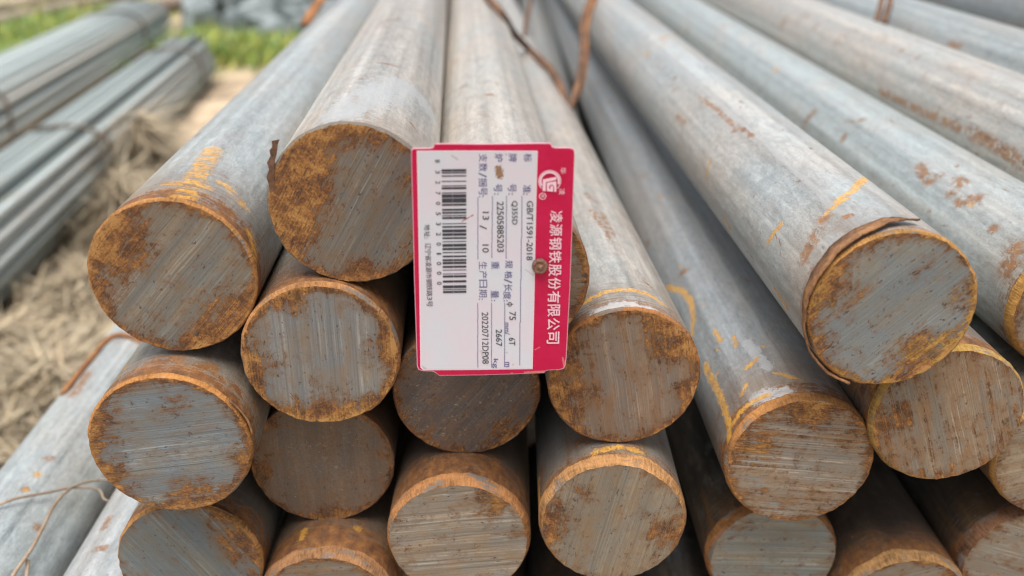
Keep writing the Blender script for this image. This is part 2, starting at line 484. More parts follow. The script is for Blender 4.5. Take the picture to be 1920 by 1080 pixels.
BARS = {'A': (-0.1532, 0.3746, -0.1623, -3.248),
 'B': (-0.0715, 0.3839, -0.131, -3.388),
 'C': (-0.0904, 0.3764, -0.2033, -3.025),
 'D': (-0.0025, 0.3714, -0.1613, -2.968),
 'E': (0.0546, 0.3829, -0.2189, -3.261),
 'F': (-0.0229, 0.3985, -0.2357, -3.047),
 'G': (-0.0999, 0.397, -0.2781, -2.301),
 'H': (-0.1596, 0.3554, -0.2395, -2.817),
 'I': (-0.168, 0.3722, -0.3231, -1.901),
 'J': (-0.0979, 0.3676, -0.3518, -0.596),
 'K': (-0.0277, 0.3733, -0.3102, -0.061),
 'L': (0.051, 0.3675, -0.2943, 0.217),
 'M': (0.1446, 0.3783, -0.2647, -0.912),
 'N': (0.1667, 0.3575, -0.1705, -2.04),
 'O': (0.2115, 0.3747, -0.2357, -0.752),
 'P': (0.2913, 0.4149, -0.1966, -0.935),
 'Q': (0.1484, 0.407, -0.3498, -0.598),
 'R': (0.2208, 0.3911, -0.3733, -0.628),
 'S': (0.2882, 0.3985, -0.3477, -0.038),
 'T': (0.2877, 0.3921, -0.271, -0.006),
 'Y': (-0.2972, 0.16, -0.3819, -2.788),
 'Z': (-0.2206, 0.2, -0.3836, -1.714),
 'V': (0.3576, 0.42, -0.1593, -0.975),
 'W': (0.4525, 0.42, -0.1553, -0.252),
 'X': (0.5525, 0.42, -0.1272, -0.972)}
STAINS = {'A': {'y': (((11.44, 8.13), (11.14, 3.98), 0.42), ((11.14, 3.98), (10.95, 0.76), 0.42), ((12.19, 2.26), (10.31, 2.42), 0.22), ((9.83, 3.63), (8.58, 2.76), 0.3), ((7.51, 1.21), (6.7, 0.46), 0.25)),
       'r': (((14.29, 6.9), (14.29, 6.9), 0.2), ((10.07, 4.57), (10.07, 4.57), 0.15))},
 'B': {'r': (((12.05, 9.68), (12.05, 9.68), 0.16), ((11.86, 5.4), (11.77, 3.98), 0.15), ((11.39, 14.39), (10.37, 14.49), 0.12), ((9.81, 16.68), (9.81, 16.68), 0.13),
             ((12.38, 32.03), (11.43, 32.91), 0.25), ((8.96, 4.01), (8.59, 3.52), 0.1)),
       'p': (((12.15, 1.59), (11.11, 6.25), 1.3), ((11.11, 6.25), (9.67, 10.71), 1.3), ((9.67, 10.71), (8.09, 10.34), 1.3))},
 'D': {'r': (((11.88, 21.34), (11.88, 21.34), 0.25), ((13.94, 26.41), (13.59, 26.08), 0.2), ((7.37, 19.16), (7.37, 19.16), 0.2))},
 'E': {'y': (((13.63, 1.75), (12.69, 2.09), 0.16), ((12.69, 2.09), (11.62, 2.18), 0.16), ((11.62, 2.18), (10.41, 2.08), 0.16), ((10.41, 2.08), (9.6, 1.59), 0.16),
             ((10.84, 33.15), (10.84, 33.15), 0.2)),
       'r': (((11.51, 17.42), (11.25, 15.77), 0.14), ((11.57, 13.96), (11.33, 11.18), 0.16), ((11.02, 13.64), (10.87, 10.05), 0.12), ((11.09, 11.72), (11.29, 9.02), 0.08),
             ((10.31, 3.93), (9.92, 3.28), 0.08)),
       'p': (((13.24, 0.29), (11.91, 0.52), 0.35), ((11.91, 0.52), (10.42, 0.06), 0.35)),
       's': ((14.6, 0.16, 0.52),)},
 'M': {'y': (((16.41, 18.94), (15.32, 16.17), 0.19), ((15.32, 16.17), (15.09, 14.12), 0.19), ((15.09, 14.12), (15.49, 12.1), 0.19), ((15.49, 12.1), (16.05, 11.04), 0.19),
             ((16.04, 7.24), (16.0, 5.53), 0.21), ((16.0, 5.53), (15.91, 3.54), 0.21), ((15.91, 3.54), (16.09, 1.45), 0.21), ((16.09, 1.45), (16.86, -0.32), 0.21),
             ((16.07, 0.93), (14.95, 1.17), 0.14), ((14.95, 1.17), (13.57, 1.05), 0.14), ((15.45, 67.02), (15.45, 67.02), 0.22), ((13.72, 32.57), (13.72, 32.57), 0.2),
             ((15.07, 53.56), (15.07, 53.56), 0.14), ((14.76, 19.22), (14.76, 19.22), 0.12), ((14.55, 9.22), (14.49, 7.79), 0.12), ((14.89, 7.36), (14.89, 7.36), 0.12),
             ((13.74, 7.6), (13.88, 6.45), 0.1), ((13.9, 4.05), (13.17, 4.5), 0.13), ((12.61, 5.51), (12.61, 5.51), 0.12), ((12.7, 2.63), (11.74, 1.77), 0.12), ((14.42, 12.69), (14.42, 12.69), 0.1),
             ((14.77, 2.25), (14.28, 2.76), 0.12), ((15.5, 5.48), (15.5, 5.48), 0.1)),
       'r': (((14.25, 39.16), (14.25, 39.16), 0.3), ((14.75, 18.27), (14.75, 18.27), 0.3), ((11.4, 14.36), (11.4, 14.36), 0.25), ((13.68, 67.86), (13.68, 67.86), 0.3),
             ((16.4, 27.33), (16.4, 27.33), 0.3)),
       'p': (((14.1, 1.25), (12.82, 0.82), 0.5), ((13.23, 6.51), (12.93, 3.31), 0.3)),
       's': ((12.2, 0.22, 0.55), (9.9, 0.1, 0.3))},
 'N': {'y': (((9.75, 9.04), (12.02, 5.42), 0.17), ((12.02, 5.42), (13.11, 4.54), 0.17), ((12.63, 4.59), (13.95, 3.84), 0.12), ((16.47, 19.44), (17.46, 19.3), 0.13),
             ((18.59, 14.84), (18.79, 13.38), 0.12), ((18.74, 4.95), (18.93, 2.9), 0.13), ((14.49, 48.96), (14.49, 48.96), 0.25), ((15.72, 6.1), (16.92, 6.47), 0.15),
             ((12.39, 52.47), (9.53, 56.05), 0.12)),
       'r': (((14.11, 29.38), (13.92, 26.81), 0.14), ((13.92, 26.81), (13.87, 23.97), 0.14), ((13.87, 23.97), (13.86, 21.0), 0.14), ((13.86, 21.0), (13.72, 19.2), 0.14),
             ((13.72, 19.2), (13.51, 17.27), 0.14), ((14.13, 19.69), (13.46, 19.11), 0.16), ((16.13, 30.24), (16.07, 27.75), 0.17), ((15.01, 34.72), (15.01, 34.72), 0.18),
             ((19.93, 21.3), (19.93, 21.3), 0.12), ((14.89, 2.83), (15.88, 2.27), 0.3), ((13.29, 2.73), (13.29, 2.73), 0.2), ((14.14, 3.57), (14.14, 3.57), 0.25)),
       's': ((13.4, 0.25, 0.5),)},
 'O': {'r': (((17.32, 2.63), (15.92, 1.35), 0.5),), 'y': (((16.18, 0.97), (15.44, 1.14), 0.2),)},
 'P': {'r': (((13.83, 26.97), (13.83, 26.97), 0.25), ((15.65, 26.65), (15.65, 26.65), 0.3), ((14.26, 15.57), (14.81, 13.28), 0.3), ((14.72, 13.07), (14.17, 13.03), 0.25),
             ((13.65, 11.56), (13.76, 10.66), 0.3), ((14.73, 9.12), (14.06, 8.42), 0.35), ((14.95, 4.88), (14.95, 4.88), 0.25), ((14.58, 10.42), (14.58, 10.42), 0.3),
             ((15.43, 34.38), (17.02, 34.76), 0.3), ((15.25, 2.32), (16.04, 1.78), 0.5)),
       'y': (((14.2, 48.89), (14.2, 48.89), 0.3), ((14.56, 8.11), (14.56, 8.11), 0.15)),
       's': ((13.8, 0.2, 0.5),)},
 'V': {'r': (((17.8, 35.39), (17.71, 27.95), 0.25), ((17.71, 27.95), (17.45, 21.01), 0.25), ((17.35, 19.88), (17.4, 15.83), 0.35), ((17.4, 15.83), (17.66, 12.44), 0.35),
             ((16.96, 24.71), (16.96, 24.71), 0.15), ((16.03, 65.39), (16.03, 65.39), 0.4), ((15.16, 55.77), (15.16, 55.77), 0.3), ((14.06, 36.21), (14.06, 36.21), 0.2),
             ((14.05, 33.05), (14.05, 33.05), 0.2)),
       's': ((12.6, 0.25, 0.55), (14.4, 0.25, 0.5))},
 'W': {'r': (((15.93, 46.19), (15.88, 44.04), 0.25), ((15.93, 55.59), (15.93, 55.59), 0.25))},
 'X': {'r': (((18.46, 73.37), (18.46, 73.37), 0.6), ((18.51, 67.6), (18.51, 67.6), 0.4), ((18.69, 59.92), (18.69, 59.92), 0.5), ((18.95, 56.49), (18.53, 51.11), 0.5))},
 'Y': {'r': (((12.51, 42.03), (12.7, 45.31), 0.3), ((10.91, 33.8), (10.91, 33.8), 0.25), ((10.87, 32.05), (10.87, 32.05), 0.2), ((10.98, 30.45), (10.98, 30.45), 0.2),
             ((9.07, 27.73), (9.07, 27.73), 0.25)),
       'y': (((10.87, 32.05), (10.87, 32.05), 0.2), ((10.93, 30.35), (10.93, 30.35), 0.15))},
 'Z': {'r': (((13.31, 23.3), (13.4, 24.34), 0.2), ((12.94, 21.25), (12.43, 21.18), 0.2))},
 'H': {'r': (((13.06, 1.2), (11.44, 1.68), 0.35), ((11.75, 0.25), (9.69, 1.67), 0.3)), 'y': (((14.33, 2.37), (14.33, 2.37), 0.15),)},
 'L': {'y': (((12.78, 1.01), (11.55, 1.3), 0.18), ((11.55, 1.3), (10.46, 1.16), 0.18), ((17.05, 2.82), (17.09, 0.2), 0.2)),
       'r': (((13.4, 2.17), (13.4, 2.17), 0.3), ((16.47, 3.0), (16.94, 1.31), 0.3))},
 'K': {'r': (((13.44, 1.1), (11.77, 1.62), 0.6), ((11.77, 1.62), (9.75, 1.81), 0.6))},
 'J': {'y': (((13.16, 2.27), (13.18, 1.62), 0.15), ((10.27, 2.52), (10.27, 2.52), 0.2))}}
GROUP = 'round steel bars of the front pile'
SPEC = {
 # chamfer mm, rim length mm, side dict, face dict, rim dict, label; lower bars' side tints: dark scale plus contact shade put into the colour
 'A': (1.0, 2.4, dict(tint=(.454,.475,.475), end=.8, endw=2.0, scratch=1.0, warm=.3, smear=True), dict(ochre=.08, rust=-.08, angle=48, base=(.185,.174,.152), edge=0.63, line=0.58, blobs=((-2.3,1.7,2.1,.62),(2.4,-1.9,1.7,.5),(.8,-3.1,1.2,.45),(-3,-.8,.9,.3))), dict(col=(.40,.19,.065)),
       'steel bar with diagonal saw marks, leftmost of the upper bars'),
 'B': (.8, 2.6, dict(tint=(.497,.492,.475), end=.2, scratch=.85, warm=1.0, endw=.5, rust=.25), dict(ochre=.12, angle=60, base=(.148,.137,.122), edge=0.53, line=0.55, blobs=((-2.2,.5,1.9,.62),(-1.6,2.6,1.3,.5),(.5,3.4,1.1,.35),(0,-3.5,1.3,.45),(-2.6,-1.5,1.3,.4),(2.6,1.2,1.0,.3)), pits=.8), dict(col=(.25,.15,.08), grey=.9),
       'highest steel bar, pale rimmed, its dark end touching the left edge of the tag'),
 'C': (1.2, 3.0, dict(tint=(.338,.338,.332), end=1.0, endw=2.2, scratch=.5), dict(rust=-.15, angle=90, base=(.200,.200,.196), edge=0.88, line=0.47, blobs=((-3,-.4,1.3,.45),(.2,-3.2,1.7,.5),(2.9,.4,1.3,.45),(-1.2,2.9,.9,.3))), dict(col=(.38,.18,.07)),
       'steel bar with vertical saw marks and orange edge, directly below the highest bar'),
 'D': (1.0, 2.5, dict(tint=(.497,.492,.470), end=.4, scratch=.4, warm=1.0, rust=.2), dict(angle=3, base=(.178,.155,.130), edge=.7, line=0.62), dict(col=(.30,.13,.05)),
       'steel bar mostly hidden behind the red and white tag nailed to its end'),
 'E': (1.0, 2.2, dict(tint=(.470,.465,.446), end=.45, scratch=.9, warm=.85, rust=.3), dict(ochre=.1, angle=100, base=(.200,.159,.130), edge=0.68, line=0.47, bloom=.75, blobs=((-2.7,-.8,1.7,.5),(2.1,2.0,1.7,.5),(-2.5,1.4,1.2,.35),(3.1,-.8,.9,.35))), dict(col=(.33,.14,.05)),
       'steel bar with a yellow rust band behind its rim, right of the tag'),
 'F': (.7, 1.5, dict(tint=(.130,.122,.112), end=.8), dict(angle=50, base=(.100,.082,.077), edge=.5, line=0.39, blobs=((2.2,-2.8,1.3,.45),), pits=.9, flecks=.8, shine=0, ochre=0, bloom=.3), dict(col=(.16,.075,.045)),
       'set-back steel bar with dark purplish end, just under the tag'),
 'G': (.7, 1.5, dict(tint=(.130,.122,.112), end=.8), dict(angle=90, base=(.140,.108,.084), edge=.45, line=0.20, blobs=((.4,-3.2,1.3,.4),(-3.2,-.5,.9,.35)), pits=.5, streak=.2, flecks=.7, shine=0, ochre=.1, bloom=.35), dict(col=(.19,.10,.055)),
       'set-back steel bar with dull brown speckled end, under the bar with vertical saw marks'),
 'H': (1.1, 2.6, dict(tint=(.398,.434,.441), end=.9, endw=1.6, scratch=.9, warm=.2), dict(rust=-.12, angle=6, base=(.192,.211,.222), edge=0.68, line=0.78, blobs=((-2.9,1.0,1.3,.5),(.7,2.3,.8,.36),(.6,-3.0,1.5,.5),(-2.7,-1.2,1.0,.35),(3,-.6,.8,.3)), shine=.6), dict(col=(.40,.18,.055)),
       'steel bar with level shiny saw lines and orange rim, beside the twigs'),
 'I': (1.3, 3.6, dict(tint=(.199,.241,.241), end=.8, endw=1.8), dict(rust=-.15, angle=122, base=(.148,.167,.170), edge=.35, line=0.39, blobs=((2.7,.6,1.5,.42),(2.0,2.2,1.2,.35))), dict(col=(.36,.18,.06)),
       'steel bar with smooth blue grey end, cut off at the bottom left'),
 'J': (2.0, 7.0, dict(tint=(.229,.211,.187), end=.7, endw=4.0), dict(angle=4, base=(.200,.174,.141), edge=.6), dict(col=(.33,.165,.075)),
       'steel bar of which only the rusty top rim shows, under the dull brown speckled end'),
 'K': (2.3, 7.0, dict(tint=(.241,.236,.229), end=1.0, scratch=.6, endw=3.6), dict(angle=5, base=(.244,.218,.185), edge=.3, line=0.70, rust=-.1, blobs=((1.6,2.6,1.2,.42),(2.9,.6,.8,.3)), shine=.5), dict(col=(.37,.17,.065)),
       'steel bar with tan level saw lines and broad orange rim, lowest below the tag'),
 'L': (2.2, 7.0, dict(tint=(.283,.290,.290), end=.6, scratch=.4, endw=1.6), dict(angle=78, base=(.222,.192,.152), edge=.35, line=0.43, rust=-.05, blobs=((-2.7,.2,1.5,.45),(2.7,-.5,1.3,.42),(-1.4,2.0,.7,.4))), dict(col=(.42,.215,.085)),
       'steel bar with a broad light orange chamfered rim, below the yellow banded bar'),
 'M': (1.5, 5.0, dict(tint=(.398,.410,.422), end=.75, endw=1.8, scratch=.3, warm=.25), dict(angle=-6, base=(.244,.218,.185), edge=.55, line=0.62, bloom=.75, streak=.8, rust=.12, blobs=((0,3.0,1.6,.42),(-2.2,1.4,1.2,.3)), shine=.4), dict(col=(.36,.165,.055)),
       'steel bar with yellow hooked streaks on its side and level streaks on its end'),
 'N': (1.1, 2.2, dict(tint=(.465,.482,.482), end=.35, scratch=.3, warm=.4, rust=.65), dict(rust=-.22, angle=43, base=(.189,.204,.204), edge=0.68, line=0.27, bloom=.25, ochre=1.0, blobs=((2.0,-2.4,1.9,.62),(-2.7,.9,1.4,.55),(2.9,.5,1.0,.36),(-2.6,-1.4,.8,.35),(1.0,1.9,.8,.3)), pits=.8), dict(col=(.40,.205,.065)),
       'steel bar with a curled rusty burr round its clean grey end, upper right'),
 'O': (1.4, 4.5, dict(tint=(.432,.432,.410), end=.9, endw=2.2), dict(angle=111, base=(.229,.189,.148), edge=.4, line=0.62, bloom=.9, streak=.9, rust=.1, blobs=((-2.8,-.5,1.2,.42),)), dict(col=(.42,.25,.07)),
       'steel bar with steep reddish streaks on its end, under the bar with the curled burr'),
 'P': (2.0, 7.0, dict(tint=(.465,.497,.497), end=.6, scratch=.2, warm=.2, rust=.8), dict(angle=60, base=(.200,.174,.141), edge=.6), dict(col=(.42,.22,.06)),
       'steel bar with flaking rust patches, its yellowish rim leaving at the right picture edge'),
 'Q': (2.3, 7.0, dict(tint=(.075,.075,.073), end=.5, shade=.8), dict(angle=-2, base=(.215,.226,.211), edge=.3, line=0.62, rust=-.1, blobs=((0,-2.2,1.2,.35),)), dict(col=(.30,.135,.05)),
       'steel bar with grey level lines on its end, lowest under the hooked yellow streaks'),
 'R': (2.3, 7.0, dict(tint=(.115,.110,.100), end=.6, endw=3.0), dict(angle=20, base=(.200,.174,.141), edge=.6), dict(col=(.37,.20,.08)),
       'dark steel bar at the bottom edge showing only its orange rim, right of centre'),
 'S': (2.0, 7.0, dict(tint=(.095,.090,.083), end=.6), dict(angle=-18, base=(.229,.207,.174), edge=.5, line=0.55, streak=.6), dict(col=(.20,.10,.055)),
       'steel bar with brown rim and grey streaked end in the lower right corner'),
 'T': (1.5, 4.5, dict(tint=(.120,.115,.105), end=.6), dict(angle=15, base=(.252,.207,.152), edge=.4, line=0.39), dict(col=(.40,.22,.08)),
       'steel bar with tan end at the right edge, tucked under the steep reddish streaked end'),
 'Y': (1.5, 4.0, dict(tint=(.465,.497,.503), end=.3, warm=.2, rust=.25, scratch=0), dict(angle=15), dict(),
       'pale bluish steel bar crossing the lower left corner under the twig'),
 'Z': (1.5, 4.0, dict(tint=(.497,.503,.503), end=.3, warm=.4, rust=.3, scratch=0), dict(angle=15), dict(),
       'whitish steel bar between the pale bluish bar and the smooth blue grey end'),
 'V': (1.5, 4.0, dict(tint=(.454,.454,.438), end=.3, warm=.8, rust=.7, scratch=0), dict(angle=15), dict(),
       'steel bar with rust along its lower side, second from the top right corner'),
 'W': (1.5, 4.0, dict(tint=(.398,.422,.422), end=.3, warm=.4, rust=.3, scratch=0), dict(angle=15), dict(),
       'low steel bar under the top right bar, with double tie wire on it'),
 'X': (1.5, 4.0, dict(tint=(.241,.254,.259), end=.3, warm=.4, rust=.8, scratch=0), dict(angle=15), dict(),  # the shade on this bar is put into its darker tint
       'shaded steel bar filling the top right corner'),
}
bar_obj = {}
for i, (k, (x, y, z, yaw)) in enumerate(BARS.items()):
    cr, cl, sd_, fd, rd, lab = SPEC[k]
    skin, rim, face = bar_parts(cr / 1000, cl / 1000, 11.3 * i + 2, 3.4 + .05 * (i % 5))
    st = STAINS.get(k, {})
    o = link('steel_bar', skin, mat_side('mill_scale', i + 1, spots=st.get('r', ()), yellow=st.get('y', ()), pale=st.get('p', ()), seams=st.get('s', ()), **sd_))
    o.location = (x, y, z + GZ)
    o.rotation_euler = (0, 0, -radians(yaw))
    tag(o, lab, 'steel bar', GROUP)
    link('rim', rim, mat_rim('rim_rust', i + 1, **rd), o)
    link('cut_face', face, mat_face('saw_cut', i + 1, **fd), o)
    bar_obj[k] = o

# bars deeper in the pile that carry the ones in front
deep_mat = mat_side('mill_scale_deep', 60, tint=(.10, .097, .092), end=.6, scratch=0)  # dark scale, with the shade of the gaps put into the tint
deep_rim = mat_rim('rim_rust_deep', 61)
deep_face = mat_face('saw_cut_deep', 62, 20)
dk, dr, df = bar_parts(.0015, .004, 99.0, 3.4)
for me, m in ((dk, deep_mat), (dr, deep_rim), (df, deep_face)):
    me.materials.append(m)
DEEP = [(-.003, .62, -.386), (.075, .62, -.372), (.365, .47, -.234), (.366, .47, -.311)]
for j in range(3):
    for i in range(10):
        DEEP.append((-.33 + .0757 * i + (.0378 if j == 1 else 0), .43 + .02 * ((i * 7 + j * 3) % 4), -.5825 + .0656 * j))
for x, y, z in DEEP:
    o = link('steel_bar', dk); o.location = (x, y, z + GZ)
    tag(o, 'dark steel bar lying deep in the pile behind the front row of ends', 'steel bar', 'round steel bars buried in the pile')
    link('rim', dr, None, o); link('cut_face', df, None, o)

# ------------------------------------------------------------------ burrs on bar ends
def strip(name, parent, mat, angs, f):
    """curled ribbon round a bar end; f(angle) -> (radius front, y front, radius back, y back); thickness .5 mm"""
    vs, fs = [], []
    for a in angs:
        rf, yf, rb, yb = f(a)
        for r_, y_ in ((rf, yf), (rb, yb), (rb + .0007, yb), (rf + .0009, yf)):
            vs.append((r_ * cos(a), y_, r_ * sin(a)))
    n = len(angs)
    for i in range(n - 1):
        for q in range(4):
            fs.append((4 * i + q, 4 * i + (q + 1) % 4, 4 * i + 4 + (q + 1) % 4, 4 * i + 4 + q))
    fs += [(3, 2, 1, 0), tuple(4 * (n - 1) + q for q in range(4))]
    return link(name, mesh(name, vs, fs), mat, parent)

burr_mat = mat_rusty('burr_rust', (.11, .055, .03), (.34, .17, .075), 420)
def fN(a):
    t = (a - radians(78)) / radians(172)              # 0 at the top tongue, 1 at the bottom
    t = min(1, max(0, t))
    lift = .0016 * (1 - t) ** 1.5 + .0004
    w = (.0058 + .0040 * sin(pi * min(1, t * 1.6))) * (1 - .75 * max(0, (t - .55) / .45))
    yf = .0075 * (1 - t) ** 3 - .0030 * sin(pi * min(1, t * 1.25)) ** .8
    n_ = .0006 * mnoise.noise((t * 14, 2, 0)) + .0005 * mnoise.noise((t * 45, 6, 0))
    if t < .08: w *= .35 + t / .08 * .65
    return (R + lift + .0006 + n_, yf + n_, R + .0002 + lift * .6, yf + w + 2 * n_)
strip('burr', bar_obj['N'], burr_mat, [radians(78 + 172 * i / 70) for i in range(71)], fN)
# upright sliver left on the rim of the highest bar
def fB(a):
    return (R - .0004, -.0008, R + .0006, .0025)
bm = bmesh.new()
pts = [(-.0374, .0004, -.003), (-.0378, .0002, .001), (-.0383, .0, .0045), (-.0378, -.0002, .0080), (-.0382, .0001, .0110), (-.0372, .0003, .0140), (-.0372, .0, .0165), (-.0366, .0002, .0180), (-.0363, .0, .0205)]
ws = [.0022, .0024, .0036, .0024, .0034, .0026, .0034, .0022, .0034]
vv = []
for (x, y, z), w in zip(pts, ws):
    z += .0095; x += .0022 + .12 * z
    vv.append([bm.verts.new((x - w / 2, y - .0004, z)), bm.verts.new((x + w / 2, y - .0004, z + .0008)), bm.verts.new((x + w / 2, y + .0005, z + .0006)), bm.verts.new((x - w / 2, y + .0005, z))])
for a_, b_2 in zip(vv, vv[1:]):
    for q in range(4):
        bm.faces.new((a_[q], a_[(q + 1) % 4], b_2[(q + 1) % 4], b_2[q]))
bm.faces.new(vv[0][::-1]); bm.faces.new(vv[-1])
me = bpy.data.meshes.new('burr'); bm.to_mesh(me); bm.free()
link('burr', me, mat_rusty('burr_dark', (.06, .035, .025), (.22, .11, .06), 500), bar_obj['B'], smooth=False)
strip('burr', bar_obj['H'], burr_mat, [radians(a) for a in range(8, 40, 2)], lambda a: (R + .0006 + .0012 * max(0, 1 - abs(a - .35) * 3), -.0006, R + .0002, .0022))
strip('burr', bar_obj['I'], burr_mat, [radians(a) for a in range(48, 78, 2)], lambda a: (R + .0008, .0004, R + .0002, .0028))

# ------------------------------------------------------------------ tubes (wires, twigs)
def catmull(pts, n):
    out = []
    P_ = [pts[0]] + list(pts) + [pts[-1]]
    for i in range(1, len(P_) - 2):
        for k in range(n):
            t = k / n
            a, b, c, d = (Vector(q) for q in P_[i - 1:i + 3])
            out.append(.5 * ((2 * b) + (c - a) * t + (2 * a - 5 * b + 4 * c - d) * t * t + (3 * b - a - 3 * c + d) * t ** 3))
    out.append(Vector(pts[-1]))
    return out

def tube(pts, r0, r1=None, sides=10, n=10, wob=.12, seed=0, flat=1.0):
    c = catmull(pts, n)
    r1 = r0 if r1 is None else r1
    vs, fs = [], []
    up = Vector((0, 0, 1)); prev = None
    for i, p in enumerate(c):
        d = (c[min(i + 1, len(c) - 1)] - c[max(i - 1, 0)]).normalized()
        u = (prev if prev is not None else (up if abs(d.z) < .9 else Vector((1, 0, 0))))
        u = (u - d * u.dot(d)).normalized(); prev = u
        w = d.cross(u)
        r = (r0 + (r1 - r0) * i / (len(c) - 1)) * (1 + wob * mnoise.noise((i * .45, seed, 0)))
        for q in range(sides):
            a = 2 * pi * q / sides
            vs.append(p + u * (cos(a) * r * flat) + w * (sin(a) * r))
    for i in range(len(c) - 1):
        for q in range(sides):
            fs.append((i * sides + q, i * sides + (q + 1) % sides, (i + 1) * sides + (q + 1) % sides, (i + 1) * sides + q))
    fs.append(tuple(range(sides))[::-1]); fs.append(tuple((len(c) - 1) * sides + q for q in range(sides)))
    return mesh('tube', vs, fs)

def lift(p): return (p[0], p[1], p[2] + GZ)
wire_mat = mat_rusty('tie_wire_rust', (.07, .042, .03), (.22, .115, .065), 180)
wire_or = mat_rusty('tie_wire_orange', (.16, .07, .032), (.36, .16, .065), 150)
WIRES = [{'name': 'tie_wire',
  'mat': 'rust',
  'r': 0.004,
  'pts': [[-0.0624, 1.3794, -0.1215],
          [-0.0328, 1.1394, -0.1219],
          [-0.0123, 1.0304, -0.1276],
          [0.0012, 1.05, -0.152],
          [0.0195, 1.0942, -0.1778],
          [0.0326, 1.0293, -0.1801],
          [0.0428, 0.9929, -0.1843],
          [0.0494, 0.9184, -0.1873],
          [0.0531, 0.86, -0.1964],
          [0.0584, 0.88, -0.1963],
          [0.0667, 0.93, -0.1904],
          [0.0762, 1.0, -0.1787],
          [0.0814, 1.07, -0.1668],
          [0.0854, 1.13, -0.1572],
          [0.0954, 1.2, -0.1439],
          [0.1156, 1.3157, -0.1327],
          [0.1493, 1.4896, -0.1359]],
  'label': 'rusty tie wire crossing the middle bars down into the groove and up again'},
 {'name': 'tie_wire',
  'mat': 'orange',
  'r': 0.0036,
  'flat': 0.7,
  'pts': [[0.0577, 0.885, -0.1995],
          [0.0697, 0.94, -0.193],
          [0.0799, 1.01, -0.1804],
          [0.0863, 1.085, -0.1692],
          [0.0907, 1.14, -0.1586],
          [0.1017, 1.21, -0.1451],
          [0.1202, 1.3009, -0.13]],
  'label': 'orange strand twisted beside the tie wire rising over the curled burr bar'},
 {'name': 'tie_wire',
  'mat': 'rust',
  'r': 0.0028,
  'pts': [[0.0168, 1.22, -0.1834], [0.0187, 1.26, -0.1718], [0.0236, 1.3, -0.1594], [0.0291, 1.36, -0.1409]],
  'label': 'thin loose wire end standing in the groove, top centre'},
 {'name': 'tie_wire',
  'mat': 'rust',
  'r': 0.003,
  'pts': [[0.3919, 1.005, -0.1343], [0.4033, 1.03, -0.1263], [0.4121, 1.05, -0.1128], [0.4181, 1.06, -0.1013]],
  'label': 'left strand of the double wire at the top right'},
 {'name': 'tie_wire',
  'mat': 'rust',
  'r': 0.0032,
  'pts': [[0.3983, 1.0, -0.1358], [0.4123, 1.03, -0.1274], [0.4218, 1.05, -0.1139], [0.4282, 1.06, -0.1013]],
  'label': 'right strand of the double wire at the top right'},
 {'name': 'tie_wire',
  'mat': 'orange',
  'r': 0.0021,
  'flat': 1.0,
  'pts': [[-0.3017, 0.6641, -0.3479],
          [-0.322, 0.6705, -0.3424],
          [-0.3328, 0.6721, -0.3439],
          [-0.3371, 0.6618, -0.3456],
          [-0.3365, 0.6435, -0.3457],
          [-0.3364, 0.6231, -0.3461],
          [-0.3356, 0.6032, -0.3462],
          [-0.3351, 0.5875, -0.3463],
          [-0.3464, 0.6, -0.3621],
          [-0.3654, 0.63, -0.3842]],
  'label': 'orange wire curving round the bluish bar below the leftmost upper bar'},
 {'name': 'tie_wire',
  'mat': 'orange',
  'r': 0.006,
  'flat': 0.5,
  'pts': [[-0.2285, 1.03, -0.141], [-0.2253, 1.05, -0.1322], [-0.2211, 1.075, -0.1236], [-0.2139, 1.1, -0.1134], [-0.2027, 1.13, -0.102]],
  'label': 'red brown wire against the far left flank of the leftmost upper bar'}]
for w in WIRES:
    o = link(w['name'], tube([lift(p) for p in w['pts']], w['r'], w.get('r1'), flat=w.get('flat', 1.0), seed=w['r'] * 1e4), {'rust': wire_mat, 'orange': wire_or}[w['mat']])
    tag(o, w['label'], 'wire', w.get('group'))
twig_mat = mat_rusty('dry_twig', (.24, .17, .12), (.46, .36, .27), 120)
for w in [{'r': 0.0007,
  'r1': 0.0012,
  'label': 'dry twig hanging down across the bluish bar, lower left',
  'pts': [[-0.2675, 0.52, -0.3712],
          [-0.2639, 0.49, -0.3557],
          [-0.2745, 0.499, -0.3628],
          [-0.2775, 0.4824, -0.3533],
          [-0.2791, 0.468, -0.3478],
          [-0.2798, 0.4506, -0.3463],
          [-0.2789, 0.4324, -0.3491],
          [-0.2785, 0.4169, -0.3515],
          [-0.278, 0.3988, -0.3512],
          [-0.2774, 0.3905, -0.3514]]},
 {'r': 0.001,
  'r1': 0.0004,
  'label': 'dry twig lying level from the left edge to the whitish bar',
  'pts': [[-0.3116, 0.4424, -0.3414],
          [-0.3013, 0.4494, -0.3406],
          [-0.2892, 0.4605, -0.3447],
          [-0.2799, 0.4726, -0.35],
          [-0.2704, 0.4855, -0.3608],
          [-0.259, 0.47, -0.3568],
          [-0.2535, 0.475, -0.3639],
          [-0.2485, 0.48, -0.3716]]},
 {'r': 0.0013,
  'r1': 0.001,
  'label': 'short pale twig stub at the bottom left corner',
  'pts': [[-0.2782, 0.4104, -0.3545], [-0.2763, 0.4049, -0.3565], [-0.2743, 0.3985, -0.3587]]}]:
    o = link('twig', tube([lift(p) for p in w['pts']], w['r'], w['r1'], sides=8, wob=.2, seed=3), twig_mat)
    tag(o, w['label'], 'twig', 'dry twigs on the left bars')

